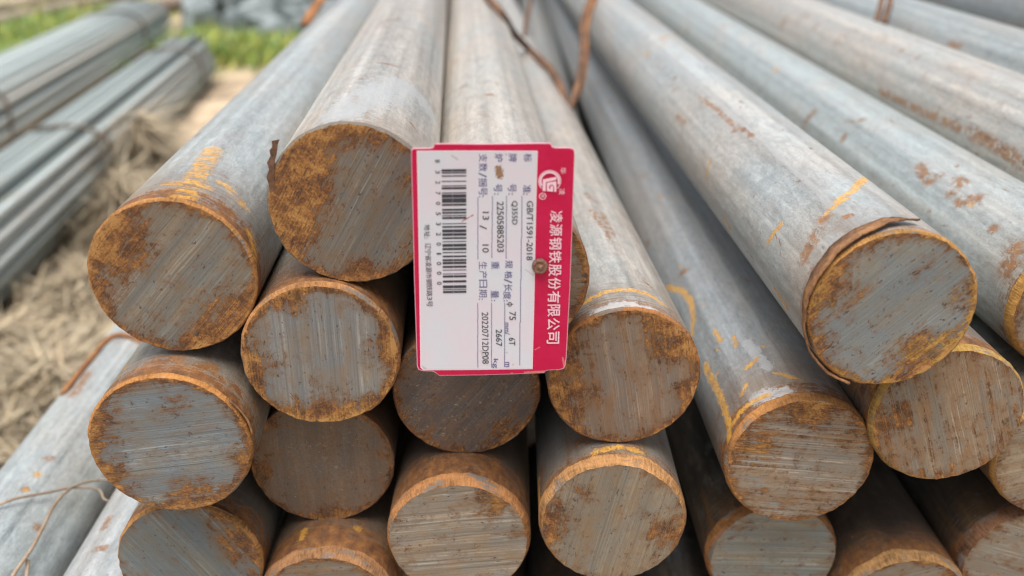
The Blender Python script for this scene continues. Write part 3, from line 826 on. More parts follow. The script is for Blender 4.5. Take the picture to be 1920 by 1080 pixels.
# ------------------------------------------------------------------ the tag
TG = {'phi': (7.01, -21.29, 0.9300000000000002, 1.08),
 'y': 0.3585,
 'origin': (-7.99, -146.23),
 'plate': [(-32.52, 48.64), (-31.86, 48.98), (-25.36, 48.98), (-24.05, 49.31), (-23.37, 50.19), (-23.13, 50.86), (-13.62, 50.75), (-4.98, 50.53), (5.83, 50.64),
           (16.63, 50.86), (23.33, 50.86), (23.78, 50.19), (24.44, 49.42), (25.75, 48.98), (31.38, 48.98), (32.69, 48.64), (33.36, 47.76), (33.51, 46.2),
           (33.41, 14.09), (33.24, -13.75), (32.46, -47.89), (32.07, -51.72), (31.38, -53.36), (29.71, -53.91), (24.89, -54.19), (23.44, -54.47),
           (22.49, -55.57), (7.99, -56.26), (-6.53, -56.67), (-24.91, -56.54), (-26.08, -55.29), (-27.74, -54.33), (-32.55, -53.91), (-34.2, -53.09),
           (-34.74, -51.44), (-34.18, -8.7), (-32.87, 45.75), (-32.78, 47.76)],
 'crimson': [(-32.25, 48.36), (-31.59, 48.69), (-25.09, 48.69), (-23.78, 49.02), (-23.38, 49.91), (-23.14, 50.57), (-13.63, 50.46), (-4.99, 50.24),
             (5.83, 50.35), (16.64, 50.57), (23.34, 50.57), (23.78, 49.91), (24.16, 49.13), (25.47, 48.69), (31.1, 48.69), (32.41, 48.36), (33.09, 47.47),
             (33.24, 45.91), (33.12, 14.09), (32.94, -13.75), (32.14, -47.54), (31.75, -51.36), (31.06, -53.01), (29.39, -53.56), (24.88, -53.83),
             (23.44, -54.11), (22.49, -55.21), (7.99, -55.9), (-6.52, -56.31), (-24.9, -56.18), (-26.07, -54.93), (-27.41, -53.97), (-32.22, -53.56),
             (-33.88, -52.73), (-34.41, -51.09), (-33.88, -8.7), (-32.6, 45.46), (-32.51, 47.47)],
 'white_edge': [(-30.49, 48.09), (18.4, 47.76), (18.04, 20.5), (17.77, -18.85), (17.28, -53.5), (-6.49, -53.91), (-32.05, -53.5), (-33.19, -51.99)],
 'white': [(-30.07, 47.64), (17.97, 47.31), (17.6, 20.5), (17.31, -18.85), (16.79, -53.09), (-6.48, -53.5), (-31.78, -52.81), (-32.69, -51.44)],
 'text': [('name', '凌', 24.03, 29.17, 21.91, 16.71, 0.07), ('name', '源', 23.97, 29.15, 15.95, 10.68, 0.07), ('name', '钢', 23.91, 29.12, 9.91, 4.57, 0.07),
          ('name', '铁', 23.85, 29.1, 3.78, -1.63, 0.07), ('name', '股', 23.79, 29.07, -2.42, -7.9, 0.07), ('name', '份', 23.73, 29.04, -8.7, -14.26, 0.07),
          ('name', '有', 23.67, 29.02, -15.07, -20.7, 0.07), ('name', '限', 23.6, 28.99, -21.52, -27.23, 0.07), ('name', '公', 23.54, 28.96, -28.06, -33.84, 0.07),
          ('name', '司', 23.47, 28.93, -34.69, -40.55, 0.07), ('name', '华', 27.69, 30.09, 40.81, 38.09, 0), ('name', '凌', 27.44, 29.87, 31.69, 28.92, 0),
          ('name', 'R', 20.01, 21.45, 28.92, 27.53, 0), ('form', '标', 12.72, 16.09, 46.66, 43.27, 0), ('form', '准', 12.46, 15.88, 33.21, 29.71, 0),
          ('form', ':', 12.64, 14.41, 29.61, 28.92, 0), ('data', 'GB/T1591-2018', 14.17, 16.76, 26.25, -0.49, 0.018),
          ('form', '牌', 6.59, 9.96, 46.66, 43.27, 0), ('form', '号', 6.28, 9.7, 33.67, 30.17, 0), ('form', ':', 6.55, 8.32, 29.61, 28.92, 0),
          ('data', 'Q355D', 7.59, 10.27, 26.25, 15.76, 0.018), ('form', '规', 5.07, 8.39, -0.59, -4.11, 0), ('form', '格', 4.83, 8.16, -5.55, -9.11, 0),
          ('form', '长', 4.69, 8.05, -11.57, -15.17, 0), ('form', '度', 4.21, 7.58, -15.25, -18.88, 0), ('form', '/', 4.53, 7.99, -9.2, -11.22, 0),
          ('form', ':', 4.38, 6.01, -19.23, -20.0, 0), ('data', '75', 6.82, 9.63, -24.91, -28.95, 0.018), ('form', 'mm/', 4.8, 7.16, -30.26, -36.07, 0),
          ('data', '6T', 6.56, 9.42, -37.67, -41.41, 0.018), ('form', 'm', 4.86, 6.79, -49.8, -52.27, 0), ('form', '炉', 1.0, 4.37, 46.66, 43.27, 0),
          ('form', '号', 0.43, 3.85, 33.67, 30.17, 0), ('form', ':', 0.58, 2.35, 29.61, 28.92, 0), ('data', '22505885203', 1.71, 4.52, 26.01, 3.32, 0.018),
          ('form', '重', -0.77, 2.55, -1.08, -4.6, 0), ('form', '量', -1.18, 2.19, -14.74, -18.36, 0), ('form', ':', -1.1, 0.53, -19.11, -19.88, 0),
          ('data', '2667', 0.81, 3.54, -33.55, -41.81, 0.018), ('form', 'kg', -0.91, 1.74, -48.17, -52.81, 0), ('form', '支', -5.5, -2.02, 46.61, 43.1, 0),
          ('form', '数', -5.56, -2.06, 42.58, 39.04, 0), ('form', '/', -5.72, -2.43, 38.55, 36.5, 0), ('form', '捆', -5.76, -2.24, 36.24, 32.65, 0),
          ('form', '号', -5.82, -2.29, 32.23, 28.61, 0), ('form', ':', -5.64, -3.86, 28.57, 27.87, 0), ('data', '13', -4.31, -1.63, 21.44, 17.9, 0.018),
          ('data', '/', -5.61, -2.69, 15.52, 13.61, 0.018), ('data', '10', -4.62, -1.89, 6.73, 3.07, 0.018), ('form', '生', -6.14, -2.71, -1.14, -4.79, 0),
          ('form', '产', -6.21, -2.75, -5.36, -9.04, 0), ('form', '日', -6.27, -2.8, -9.62, -13.33, 0), ('form', '期', -6.34, -2.85, -14.17, -17.91, 0),
          ('form', ':', -6.45, -4.82, -18.47, -19.23, 0), ('data', '20220712DP08', -5.31, -2.46, -25.17, -50.62, 0.018),
          ('data', 'B', -23.22, -21.37, 44.18, 42.97, 0.018), ('data', '3', -23.32, -21.46, 39.66, 38.43, 0.018),
          ('data', '2', -23.42, -21.55, 35.2, 33.96, 0.018), ('data', '7', -23.52, -21.64, 30.56, 29.31, 0.018),
          ('data', '0', -23.62, -21.73, 26.11, 24.85, 0.018), ('data', '5', -23.72, -21.82, 21.51, 20.24, 0.018),
          ('data', '3', -23.82, -21.91, 16.97, 15.69, 0.018), ('data', '2', -23.92, -22.01, 12.34, 11.04, 0.018),
          ('data', '0', -24.02, -22.09, 7.87, 6.56, 0.018), ('data', '1', -24.11, -22.18, 3.12, 2.49, 0.018),
          ('data', '0', -24.21, -22.26, -1.06, -2.39, 0.018), ('data', '0', -24.3, -22.35, -5.53, -6.87, 0.018),
          ('data', '0', -24.4, -22.44, -10.29, -11.65, 0.018), ('addr', '地', -28.87, -26.4, 16.09, 13.51, 0), ('addr', '址', -28.97, -26.49, 13.1, 10.51, 0),
          ('addr', ':', -28.95, -27.82, 10.24, 9.76, 0), ('addr', '辽', -28.87, -26.37, 7.68, 5.06, 0), ('addr', '宁', -28.89, -26.39, 4.98, 2.34, 0),
          ('addr', '省', -28.92, -26.41, 2.26, -0.39, 0), ('addr', '凌', -28.95, -26.43, -0.47, -3.13, 0), ('addr', '源', -28.97, -26.45, -3.21, -5.9, 0),
          ('addr', '市', -29.0, -26.47, -5.98, -8.67, 0), ('addr', '钢', -29.03, -26.49, -8.76, -11.47, 0), ('addr', '铁', -29.05, -26.51, -11.55, -14.28, 0),
          ('addr', '路', -29.08, -26.53, -14.36, -17.11, 0), ('addr', '3', -28.89, -26.8, -17.31, -18.85, 0), ('addr', '号', -29.22, -26.66, -19.26, -22.04, 0)],
 'barcode': [(-20.78, -16.46, 39.18, 40.15), (-16.35, -10.72, 39.18, 40.15), (-20.8, -16.47, 38.36, 38.85), (-16.36, -10.74, 38.36, 38.85),
             (-20.83, -16.5, 37.01, 37.49), (-16.39, -10.77, 37.01, 37.49), (-20.88, -16.53, 34.77, 35.16), (-16.42, -10.81, 34.77, 35.16),
             (-20.92, -16.57, 32.87, 33.21), (-16.46, -10.85, 32.87, 33.21), (-20.94, -16.59, 31.55, 32.43), (-16.48, -10.88, 31.55, 32.43),
             (-20.98, -16.62, 29.73, 30.17), (-16.51, -10.92, 29.73, 30.17), (-21.02, -16.64, 27.85, 29.29), (-16.53, -10.95, 27.85, 29.29),
             (-21.06, -16.68, 25.67, 27.51), (-16.57, -10.99, 25.67, 27.51), (-21.1, -16.71, 24.33, 25.13), (-16.59, -11.02, 24.33, 25.13),
             (-21.14, -16.74, 22.13, 22.98), (-16.63, -11.07, 22.13, 22.98), (-21.17, -16.76, 20.83, 21.58), (-16.65, -11.1, 20.83, 21.58),
             (-21.2, -16.78, 19.77, 20.13), (-16.67, -11.12, 19.77, 20.13), (-21.22, -16.8, 18.47, 19.32), (-16.69, -11.14, 18.47, 19.32),
             (-21.27, -16.84, 16.19, 16.54), (-16.73, -11.2, 16.19, 16.54), (-21.31, -16.87, 14.56, 15.28), (-16.75, -11.23, 14.56, 15.28),
             (-21.35, -16.9, 12.47, 13.75), (-16.79, -11.26, 12.47, 13.75), (-21.38, -16.93, 10.89, 12.01), (-16.81, -11.3, 10.89, 12.01),
             (-21.41, -16.95, 9.45, 10.22), (-16.84, -11.33, 9.45, 10.22), (-21.45, -16.98, 8.06, 8.42), (-16.86, -11.36, 8.06, 8.42),
             (-21.49, -17.01, 5.94, 7.18), (-16.89, -11.4, 5.94, 7.18), (-21.52, -17.03, 4.38, 5.37), (-16.92, -11.43, 4.38, 5.37),
             (-21.55, -17.06, 3.03, 3.44), (-16.94, -11.47, 3.03, 3.44), (-21.59, -17.09, 1.11, 1.85), (-16.98, -11.5, 1.11, 1.85),
             (-21.55, -17.06, 3.09, 3.41), (-16.94, -11.47, 3.09, 3.41), (-21.59, -17.09, 1.4, 1.67), (-16.97, -11.5, 1.4, 1.67), (-21.63, -17.12, -0.68, 0.19),
             (-17.0, -11.54, -0.68, 0.19), (-21.66, -17.14, -2.11, -1.07), (-17.03, -11.57, -2.11, -1.07), (-21.7, -17.17, -3.82, -2.88),
             (-17.06, -11.6, -3.82, -2.88), (-21.73, -17.19, -5.04, -4.7), (-17.08, -11.63, -5.04, -4.7), (-21.76, -17.22, -6.81, -6.48),
             (-17.11, -11.67, -6.81, -6.48), (-21.79, -17.24, -8.31, -7.37), (-17.13, -11.69, -8.31, -7.37), (-21.84, -17.28, -10.71, -9.71),
             (-17.17, -11.74, -10.71, -9.71), (-21.9, -17.33, -13.35, -12.06), (-17.21, -11.79, -13.35, -12.06), (-21.92, -17.34, -14.2, -13.86),
             (-17.23, -11.82, -14.2, -13.86), (-21.95, -17.37, -15.67, -14.71), (-17.25, -11.85, -15.67, -14.71)],
 'lines': [(11.98, 12.22, 9.7, 28.46), (11.77, 12.03, -9.83, 9.7), (11.56, 11.82, -30.2, -9.83), (11.34, 11.6, -51.44, -30.2), (5.57, 5.82, 21.56, 28.46),
           (5.5, 5.74, 14.57, 21.56), (5.42, 5.67, 7.46, 14.57), (5.35, 5.6, 0.25, 7.46), (4.68, 4.94, -28.36, -20.65), (4.63, 4.89, -36.2, -28.36),
           (4.57, 4.83, -44.17, -36.2), (4.51, 4.78, -52.27, -44.17), (-0.27, -0.02, 21.62, 28.46), (-0.42, -0.17, 14.68, 21.62), (-0.57, -0.33, 7.64, 14.68),
           (-0.73, -0.48, 0.5, 7.64), (-1.1, -0.84, -28.43, -20.65), (-1.19, -0.93, -36.34, -28.43), (-1.28, -1.02, -44.37, -36.34),
           (-1.37, -1.11, -52.54, -44.37), (-6.31, -6.06, 21.15, 27.99), (-6.43, -6.19, 14.21, 21.15), (-6.56, -6.31, 7.16, 14.21), (-6.69, -6.43, 0.0, 7.16),
           (-7.14, -6.88, -28.43, -20.65), (-7.27, -7.01, -36.34, -28.43), (-7.41, -7.14, -44.37, -36.34), (-7.54, -7.28, -52.54, -44.37)],
 'rings': [(23.468, 34.921, 4.692, 4.334, -45, 226), (23.468, 34.921, 4.187, 3.34, -20, 212), (20.707, 28.335, 1.51, 1.214, 0, 360)],
 'logo': [[(20.69, 35.63), (26.12, 36.73), (26.26, 35.46), (21.93, 34.45), (21.87, 30.53), (20.63, 30.56)],
          [(22.31, 34.19), (26.24, 34.87), (26.27, 33.43), (24.47, 33.43), (23.66, 33.09), (22.33, 32.75)],
          [(22.33, 32.75), (23.66, 33.09), (23.31, 32.41), (23.36, 31.72), (23.77, 31.38), (23.79, 30.44), (22.36, 30.6)],
          [(23.77, 31.38), (23.99, 32.75), (24.56, 33.0), (24.94, 32.58), (24.99, 30.32), (23.79, 30.44)],
          [(25.37, 33.43), (26.27, 33.43), (26.33, 30.27), (25.43, 30.27)], [(24.47, 33.43), (25.37, 33.43), (25.39, 32.41), (25.05, 33.09)]],
 'nail': (11.91, -149.19),
 'wear': [((1.403, -5.529), (2.248, -5.474), 0.06), ((3.078, -4.789), (3.159, -5.199), 0.05), ((1.826, -4.383), (2.04, -4.248), 0.025),
          ((0.799, -5.584), (0.799, -5.584), 0.06)],
 'grey': [((-0.563, -4.437), (-0.496, -4.735), 0.07), ((0.56, -4.518), (0.56, -4.518), 0.06), ((0.031, -4.844), (0.031, -4.844), 0.05),
          ((-3.246, -5.172), (-3.105, -5.254), 0.07), ((-1.635, 4.575), (-1.421, 4.441), 0.05), ((0.452, -1.198), (0.452, -1.198), 0.05),
          ((1.72, -0.745), (1.373, -0.495), 0.03), ((0.847, -5.117), (0.847, -5.117), 0.05)],
 'brown': [((0.274, 3.991), (0.295, 3.741), 0.17), ((0.165, 4.104), (0.165, 4.104), 0.06), ((0.56, 4.62), (0.56, 4.62), 0.04)],
 'red': [((-1.286, 1.719), (-1.036, 1.885), 0.03), ((-1.036, 1.885), (-0.833, 2.003), 0.03)]}
ty = TG['y']
T0 = TG['origin']                        # mm, world x and z
tag_root = bpy.data.objects.new('tag', None)
COL.objects.link(tag_root)
tag_root.location = (T0[0] / 1000, ty, T0[1] / 1000 + GZ)
tag(tag_root, 'crimson and white product tag with barcode, nailed to a bar end in the middle', 'tag')

def slab(name, outline, y0, y1, mat, parent):
    """upright flat piece: outline in mm (x,z), front at y0, back at y1 (m)"""
    bm = bmesh.new()
    f = [bm.verts.new((x / 1000, y0, z / 1000)) for x, z in outline]
    fc = bm.faces.new(f)
    fc.normal_update()
    if fc.normal.y > 0: fc.normal_flip()
    if y1 is not None:
        r_ = bmesh.ops.extrude_face_region(bm, geom=[fc], use_keep_orig=True)
        vv = [e for e in r_['geom'] if isinstance(e, bmesh.types.BMVert)]
        for v in vv: v.co.y = y1
        bmesh.ops.recalc_face_normals(bm, faces=bm.faces)
    bmesh.ops.triangulate(bm, faces=[f_ for f_ in bm.faces if len(f_.verts) > 4])
    uvl = bm.loops.layers.uv.new('UVMap')
    for f_ in bm.faces:
        for l in f_.loops: l[uvl].uv = (l.vert.co.x * 100, l.vert.co.z * 100)
    me = bpy.data.meshes.new(name); bm.to_mesh(me); bm.free()
    return link(name, me, mat, parent, smooth=False)

g = NT('crimson_print')
uv = g.node('ShaderNodeUVMap').outputs[0]
n1 = g.noise(uv, .9, 4, .6); n2 = g.noise(g.vm('MULTIPLY', uv, (8, 8, 1)), 1, 5, .7)
c = g.mix(g.sstep(n1, .35, .7), (.46, .005, .052), (.50, .009, .066))
c = g.mix(g.math('MULTIPLY', g.sstep(n2, .66, .74), .35), c, (.62, .25, .28))
low = g.capsules(uv, TG['wear'], g.math('MULTIPLY', g.math('SUBTRACT', n2, .5), 2.5))
c = g.mix(g.math('MULTIPLY', g.sstep(low, 1.1, .6), .45), c, (.60, .33, .26))
g.put(g.b.inputs['Base Color'], c); g.b.inputs['Roughness'].default_value = .36; g.b.inputs['Specular IOR Level'].default_value = .25
crimson = g.m
pinkedge = mat_flat('pale_pink_edge', (.72, .36, .44), .5)

g = NT('white_label')
uv = g.node('ShaderNodeUVMap').outputs[0]
n1 = g.noise(uv, .5, 3, .5); n2 = g.noise(uv, 14, 5, .7)
c = g.mix(g.sstep(n1, .35, .65), (.60, .55, .61), (.56, .575, .63))
dirt = g.math('MULTIPLY', g.sstep(n2, .68, .76), .35)
c = g.mix(dirt, c, (.35, .30, .27))
j = g.math('MULTIPLY', g.math('SUBTRACT', g.noise(uv, 9, 5, .7), .5), 3.0)
c = g.mix(g.math('MULTIPLY', g.sstep(g.capsules(uv, TG['grey'], j), 1.2, .5), .5), c, (.34, .30, .28))
c = g.mix(g.math('MULTIPLY', g.sstep(g.capsules(uv, TG['brown'], j), 1.1, .7), .95), c, g.ramp(n2, [(.3, (.10, .05, .025)), (.6, (.30, .16, .07)), (.75, (.62, .52, .42))]))
c = g.mix(g.math('MULTIPLY', g.sstep(g.capsules(uv, TG['red'], j), 1.1, .6), .8), c, (.33, .07, .06))
g.put(g.b.inputs['Base Color'], c); g.b.inputs['Roughness'].default_value = .36
paper = g.m
ink_form = mat_flat('violet_ink', (.075, .065, .20), .6)
ink_data = mat_flat('black_ink', (.045, .043, .055), .6)
ink_line = mat_flat('blue_line_ink', (.11, .12, .24), .6)
ink_pink = mat_flat('pale_print', (.80, .52, .60), .5)

plate = slab('plate', TG['plate'], 0, .0008, pinkedge, tag_root)
slab('border', TG['crimson'], -.00012, None, crimson, plate)
label = slab('paper_label', TG['white_edge'], -.00022, None, mat_flat('label_edge', (.78, .60, .66), .5), tag_root)
lab2 = slab('label_sheet', TG['white'], -.00032, None, paper, label)
LY = -.00048

def text_mesh(s):
    cu = bpy.data.curves.new('t', 'FONT')
    cu.body = s; cu.size = 1; cu.align_x = 'LEFT'; cu.resolution_u = 3
    o = bpy.data.objects.new('t', cu); COL.objects.link(o)
    dg = bpy.context.evaluated_depsgraph_get(); dg.update()
    me = bpy.data.meshes.new_from_object(o.evaluated_get(dg))
    v = [tuple(p.co) for p in me.vertices]; f = [tuple(p.vertices) for p in me.polygons]
    bpy.data.objects.remove(o); bpy.data.curves.remove(cu); bpy.data.meshes.remove(me)
    return v, f

class Flat:
    def __init__(s): s.v, s.f = [], []
    def poly(s, pts):
        n = len(s.v); s.v += [(x / 1000, LY, z / 1000) for x, z in pts]
        ar = sum(a[0] * b[1] - b[0] * a[1] for a, b in zip(pts, pts[1:] + pts[:1]))
        idx = list(range(n, n + len(pts)))
        s.f.append(tuple(idx if ar > 0 else idx[::-1]))
    def bar(s, x0, x1, z0, z1): s.poly([(x0, z0), (x1, z0), (x1, z1), (x0, z1)])
    def text(s, body, xb, xt, z0, z1, bold=0.0):
        """running downwards: baseline side xb, top side xt, from z0 (start) to z1 (end), mm"""
        v, f = text_mesh(body)
        if not v: print('NO GLYPH', body); return
        a0, a1 = min(p[0] for p in v), max(p[0] for p in v)
        b0, b1 = min(p[1] for p in v), max(p[1] for p in v)
        offs = [(0, 0)] if not bold else [(-bold, 0), (bold, 0), (0, -bold), (0, bold)]
        for k, (ox, oz) in enumerate(offs):
            n = len(s.v)
            for p in v:
                q = (p[0] - a0) / (a1 - a0 or 1); w = (p[1] - b0) / (b1 - b0 or 1)
                s.v.append(((xb + (xt - xb) * w + ox) / 1000, LY - k * .000004, (z0 + (z1 - z0) * q + oz) / 1000))
            s.f += [tuple(i + n for i in face) for face in f]
    def done(s, name, mat, parent): return link(name, mesh(name, s.v, s.f), mat, parent, smooth=False)

fm, dt, ad, nm = Flat(), Flat(), Flat(), Flat()
for which, body, xb, xt, z0, z1, bold in TG['text']:
    {'form': fm, 'data': dt, 'addr': ad, 'name': nm}[which].text(body, xb, xt, z0, z1, bold)
fm.done('form_words', ink_form, label)['kind'] = 'stuff'
px_, pz_, pr_, pq_ = TG['phi']
for i in range(20):
    t0, t1 = 2 * pi * i / 20, 2 * pi * (i + 1) / 20
    dt.poly([(px_ + k * pr_ * cos(t), pz_ + k * pq_ * sin(t)) for k, t in ((.68, t0), (1, t0), (1, t1), (.68, t1))])
dt.bar(px_ - pr_ * 1.7, px_ + pr_ * 1.7, pz_ - .12, pz_ + .12)
dt.done('typed_entries', ink_data, label)['kind'] = 'stuff'
ad.done('address_line', ink_data, label)
nm.done('company_name', ink_pink, plate)
bc = Flat()
for x0, x1, z0, z1 in TG['barcode']: bc.bar(x0, x1, z0, z1)
bc.done('barcode', ink_data, label)
ln = Flat()
for x0, x1, z0, z1 in TG['lines']: ln.bar(x0, x1, z0, z1)
ln.done('ruled_lines', ink_line, label)
lg = Flat()
for (cx, cz, ro, ri, a0, a1) in TG['rings']:
    n = 40
    for i in range(n):
        t0, t1 = radians(a0 + (a1 - a0) * i / n), radians(a0 + (a1 - a0) * (i + 1) / n)
        lg.poly([(cx + ri * cos(t0), cz + ri * sin(t0)), (cx + ro * cos(t0), cz + ro * sin(t0)), (cx + ro * cos(t1), cz + ro * sin(t1)), (cx + ri * cos(t1), cz + ri * sin(t1))])
for poly in TG['logo']: lg.poly([tuple(p) for p in poly])
lg.done('emblem', ink_pink, plate)

# the tag is thin tin: bow it a little away from the bars
def bow(x, z):
    return -.0008 * ((z + .012) / .05) ** 2 - .0012 * max(0, -x - .005) / .03
for o_ in [plate] + list(plate.children) + [label] + list(label.children):
    bm = bmesh.new(); bm.from_mesh(o_.data)
    for k_ in range(-7, 8):
        bmesh.ops.bisect_plane(bm, geom=bm.verts[:] + bm.edges[:] + bm.faces[:], plane_co=(0, 0, k_ * .0075), plane_no=(0, 0, 1))
    for k_ in range(-3, 4):
        bmesh.ops.bisect_plane(bm, geom=bm.verts[:] + bm.edges[:] + bm.faces[:], plane_co=(k_ * .01, 0, 0), plane_no=(1, 0, 0))
    bmesh.ops.triangulate(bm, faces=[f_ for f_ in bm.faces if len(f_.verts) > 4])
    for v in bm.verts: v.co.y += bow(v.co.x, v.co.z)
    bm.to_mesh(o_.data); bm.free()

# nail that pins the tag to the bar behind it
nx, nz = TG['nail']
prof = [(.0, -.0026), (.0010, -.0026), (.0014, -.0019), (.0022, -.0018), (.0025, -.0023), (.0031, -.0021), (.0034, -.0012), (.0034, .0), (.0015, .0001), (.0014, .013), (0, .0135)]
vs, fs = [], []
NS = 28
for r_, y in prof:
    for q in range(NS):
        a_ = 2 * pi * q / NS
        k = 1 + .06 * mnoise.noise((cos(a_) * 2, sin(a_) * 2, r_ * 900))
        vs.append((r_ * k * cos(a_), y + .0004 * mnoise.noise((cos(a_) * r_ * 900, sin(a_) * r_ * 900, 4)) * (1 if r_ < .0033 else .3), r_ * k * sin(a_)))
for k in range(len(prof) - 1):
    for q in range(NS):
        fs.append((k * NS + q, k * NS + (q + 1) % NS, (k + 1) * NS + (q + 1) % NS, (k + 1) * NS + q))
o = link('nail', mesh('nail', vs, fs), mat_rusty('nail_rust', (.07, .035, .028), (.28, .15, .10), 700))
o.location = (nx / 1000, ty - .0004, nz / 1000 + GZ)
tag(o, 'round rusty nail head driven through the right side of the tag', 'nail')

# ------------------------------------------------------------------ bundles of slim rods on the ground
def rod_mesh(r, L, seed):
    vs, fs, uv = [], [], []
    n = 14
    ysr = [0, L * .25, L * .5, L * .75, L]
    for y in ysr:
        bx = .002 * mnoise.noise((y * 1.5, seed, 1)); bz = .002 * mnoise.noise((y * 1.5, seed, 7))
        for q in range(n):
            a_ = 2 * pi * q / n
            vs.append((r * cos(a_) + bx, y, r * sin(a_) + bz))
    for k in range(len(ysr) - 1):
        for q in range(n):
            fs.append((k * n + q, k * n + (q + 1) % n, (k + 1) * n + (q + 1) % n, (k + 1) * n + q))
    fs.append(tuple(range(n))[::-1]); fs.append(tuple((len(ysr) - 1) * n + q for q in range(n)))
    return mesh('steel_rod', vs, fs)

def rod_mat(name, a, b):
    g = NT(name)
    ob = g.node('ShaderNodeObjectInfo').outputs['Random']
    P = g.node('ShaderNodeTexCoord').outputs['Object']
    n = g.noise(g.vm('MULTIPLY', P, (30, 2.0, 30)), 1, 5, .6)
    n2 = g.noise(g.vm('MULTIPLY', P, (60, 12, 60)), 1, 4, .6)
    c = g.mix(g.sstep(g.math('MULTIPLY_ADD', ob, .75, g.math('MULTIPLY', n, .5)), .28, .95), a, b)
    c = g.mix(g.math('MULTIPLY', g.sstep(g.math('FRACT', g.math('MULTIPLY', ob, 7.3)), .72, .95), .45), c, (.33, .25, .19))
    c = g.mix(g.math('MULTIPLY', g.sstep(n2, .60, .70), .6), c, (.32, .22, .14))
    g.put(g.b.inputs['Base Color'], c)
    g.b.inputs['Roughness'].default_value = .5
    return g.m

def bundle(p0, p1, rad, r, mat, label, group, seed, squash=.8):
    """rods packed in a rounded stack whose underside lies on the ground between p0 and p1 (far end)"""
    d = Vector((p1[0] - p0[0], p1[1] - p0[1], 0)); L = d.length; yaw = math.atan2(-d.x, d.y)
    mesh_v = [rod_mesh(r, L, seed + k) for k in range(4)]
    for m_ in mesh_v: m_.materials.append(mat)
    rnd = random.Random(seed)
    pts = []
    row = 0; z = r
    while z < 2 * rad * squash:
        zc = (z - rad * squash * .85) / (rad * squash * 1.18)
        if abs(zc) < 1:
            w = rad * (1 - abs(zc) ** 2.2) ** .5
            n = max(1, int(2 * w / (2.06 * r)))
            for i in range(n):
                pts.append(((i - (n - 1) / 2 + .25 * (1 if row % 2 else -1)) * 2.06 * r, z + rnd.uniform(-.004, .004)))
        z += 1.78 * r; row += 1
    k = 0
    for x, z in pts:
        inner_ = (abs(x) < rad * .45) and z < 1.1 * rad * squash
        if inner_: continue
        o = link('steel_rod', mesh_v[k % 4]); k += 1
        off = rnd.uniform(-.035, .035)
        o.location = (p0[0] + x * cos(yaw) - off * sin(yaw), p0[1] + x * sin(yaw) + off * cos(yaw), z + rnd.uniform(-.001, .001))
        o.rotation_euler = (rnd.uniform(-.0012, .0012), 0, yaw + rnd.uniform(-.0022, .0022))
        tag(o, label, 'steel rod', group)
    return yaw, L

def bundle_tie(p0, yaw, s, rad, squash, label, mat, r=.0048):
    pts = []
    for i in range(25):
        a_ = radians(-25 + 230 * i / 24)
        x = (rad + r) * cos(a_); z = rad * squash + (rad * squash + r * 1.2) * sin(a_)
        # rounded-box section like the stack
        k = (abs(cos(a_)) ** 2.6 + abs(sin(a_)) ** 2.6) ** (-1 / 2.6)
        x, z = (rad + r) * k * cos(a_), rad * squash + (rad * squash + r) * k * sin(a_)
        y = s + .012 * sin(a_ * 2)
        pts.append((p0[0] + x * cos(yaw) - y * sin(yaw), p0[1] + x * sin(yaw) + y * cos(yaw), z))
    o = link('tie_wire', tube(pts, r, n=3, seed=s), mat)
    tag(o, label, 'wire', 'tie wires round the rod bundles')

rod_a = rod_mat('rod_scale_green', (.27, .315, .31), (.44, .49, .48))
rod_b = rod_mat('rod_scale_grey', (.24, .28, .275), (.43, .465, .455))
tie_m = mat_rusty('bundle_tie_rust', (.075, .062, .05), (.17, .135, .105), 60)
B1 = {'p0': (-1.22, 0.9), 'p1': (-1.62, 4.1), 'rad': 0.12, 'sq': 0.7, 'r': 0.0082, 'ties': [(1.35, 'tie wire round the farther rod bundle, at the left picture edge'), (2.75, 'tie wire round the farther rod bundle, close to its far end')]}
B2 = {'p0': (-0.8, 0.5), 'p1': (-1.115, 3.16), 'rad': 0.102, 'sq': 0.74, 'r': 0.0076, 'ties': [(1.38, 'tie wire round the nearer rod bundle, close to the straw'), (2.38, 'tie wire round the nearer rod bundle, close to its far end')]}
y1, L1 = bundle(B1['p0'], B1['p1'], B1['rad'], B1['r'], rod_a, 'slim pale rod in the farther bundle at the top left', 'slim rods of the farther bundle', 40, B1['sq'])
y2, L2 = bundle(B2['p0'], B2['p1'], B2['rad'], B2['r'], rod_b, 'slim grey rod in the nearer bundle at the left, beside the straw', 'slim rods of the nearer bundle', 50, B2['sq'])
for b, yw, key in ((B1, y1, 'farther'), (B2, y2, 'nearer')):
    for s, lab in b['ties']:
        bundle_tie(b['p0'], yw, s, b['rad'], b['sq'], lab, tie_m)

# ------------------------------------------------------------------ straw, weeds, rubble
def blades(name, spots, mat_list, rnd, wid, seg=3):
    vs, fs, mi = [], [], []
    for (x, y, z, ang, L, lean, curl, w) in spots:
        n0 = len(vs)
        px, py, pz = x, y, z
        el = lean
        cx, cy = cos(ang), sin(ang)
        sx, sy = -cy * w / 2, cx * w / 2
        for k in range(seg + 1):
            q = 1 - .75 * k / seg
            vs.append((px - sx * q, py - sy * q, pz)); vs.append((px + sx * q, py + sy * q, pz + w * .15))
            st = L / seg
            px += cx * cos(el) * st; py += cy * cos(el) * st; pz = max(.002, pz + sin(el) * st)
            el -= curl
        m_ = rnd.randrange(len(mat_list))
        for k in range(seg):
            fs.append((n0 + 2 * k, n0 + 2 * k + 1, n0 + 2 * k + 3, n0 + 2 * k + 2)); mi.append(m_)
    me = mesh(name, vs, fs)
    o = link(name, me)
    for m_ in mat_list: me.materials.append(m_)
    for p, m_ in zip(me.polygons, mi): p.material_index = m_
    return o

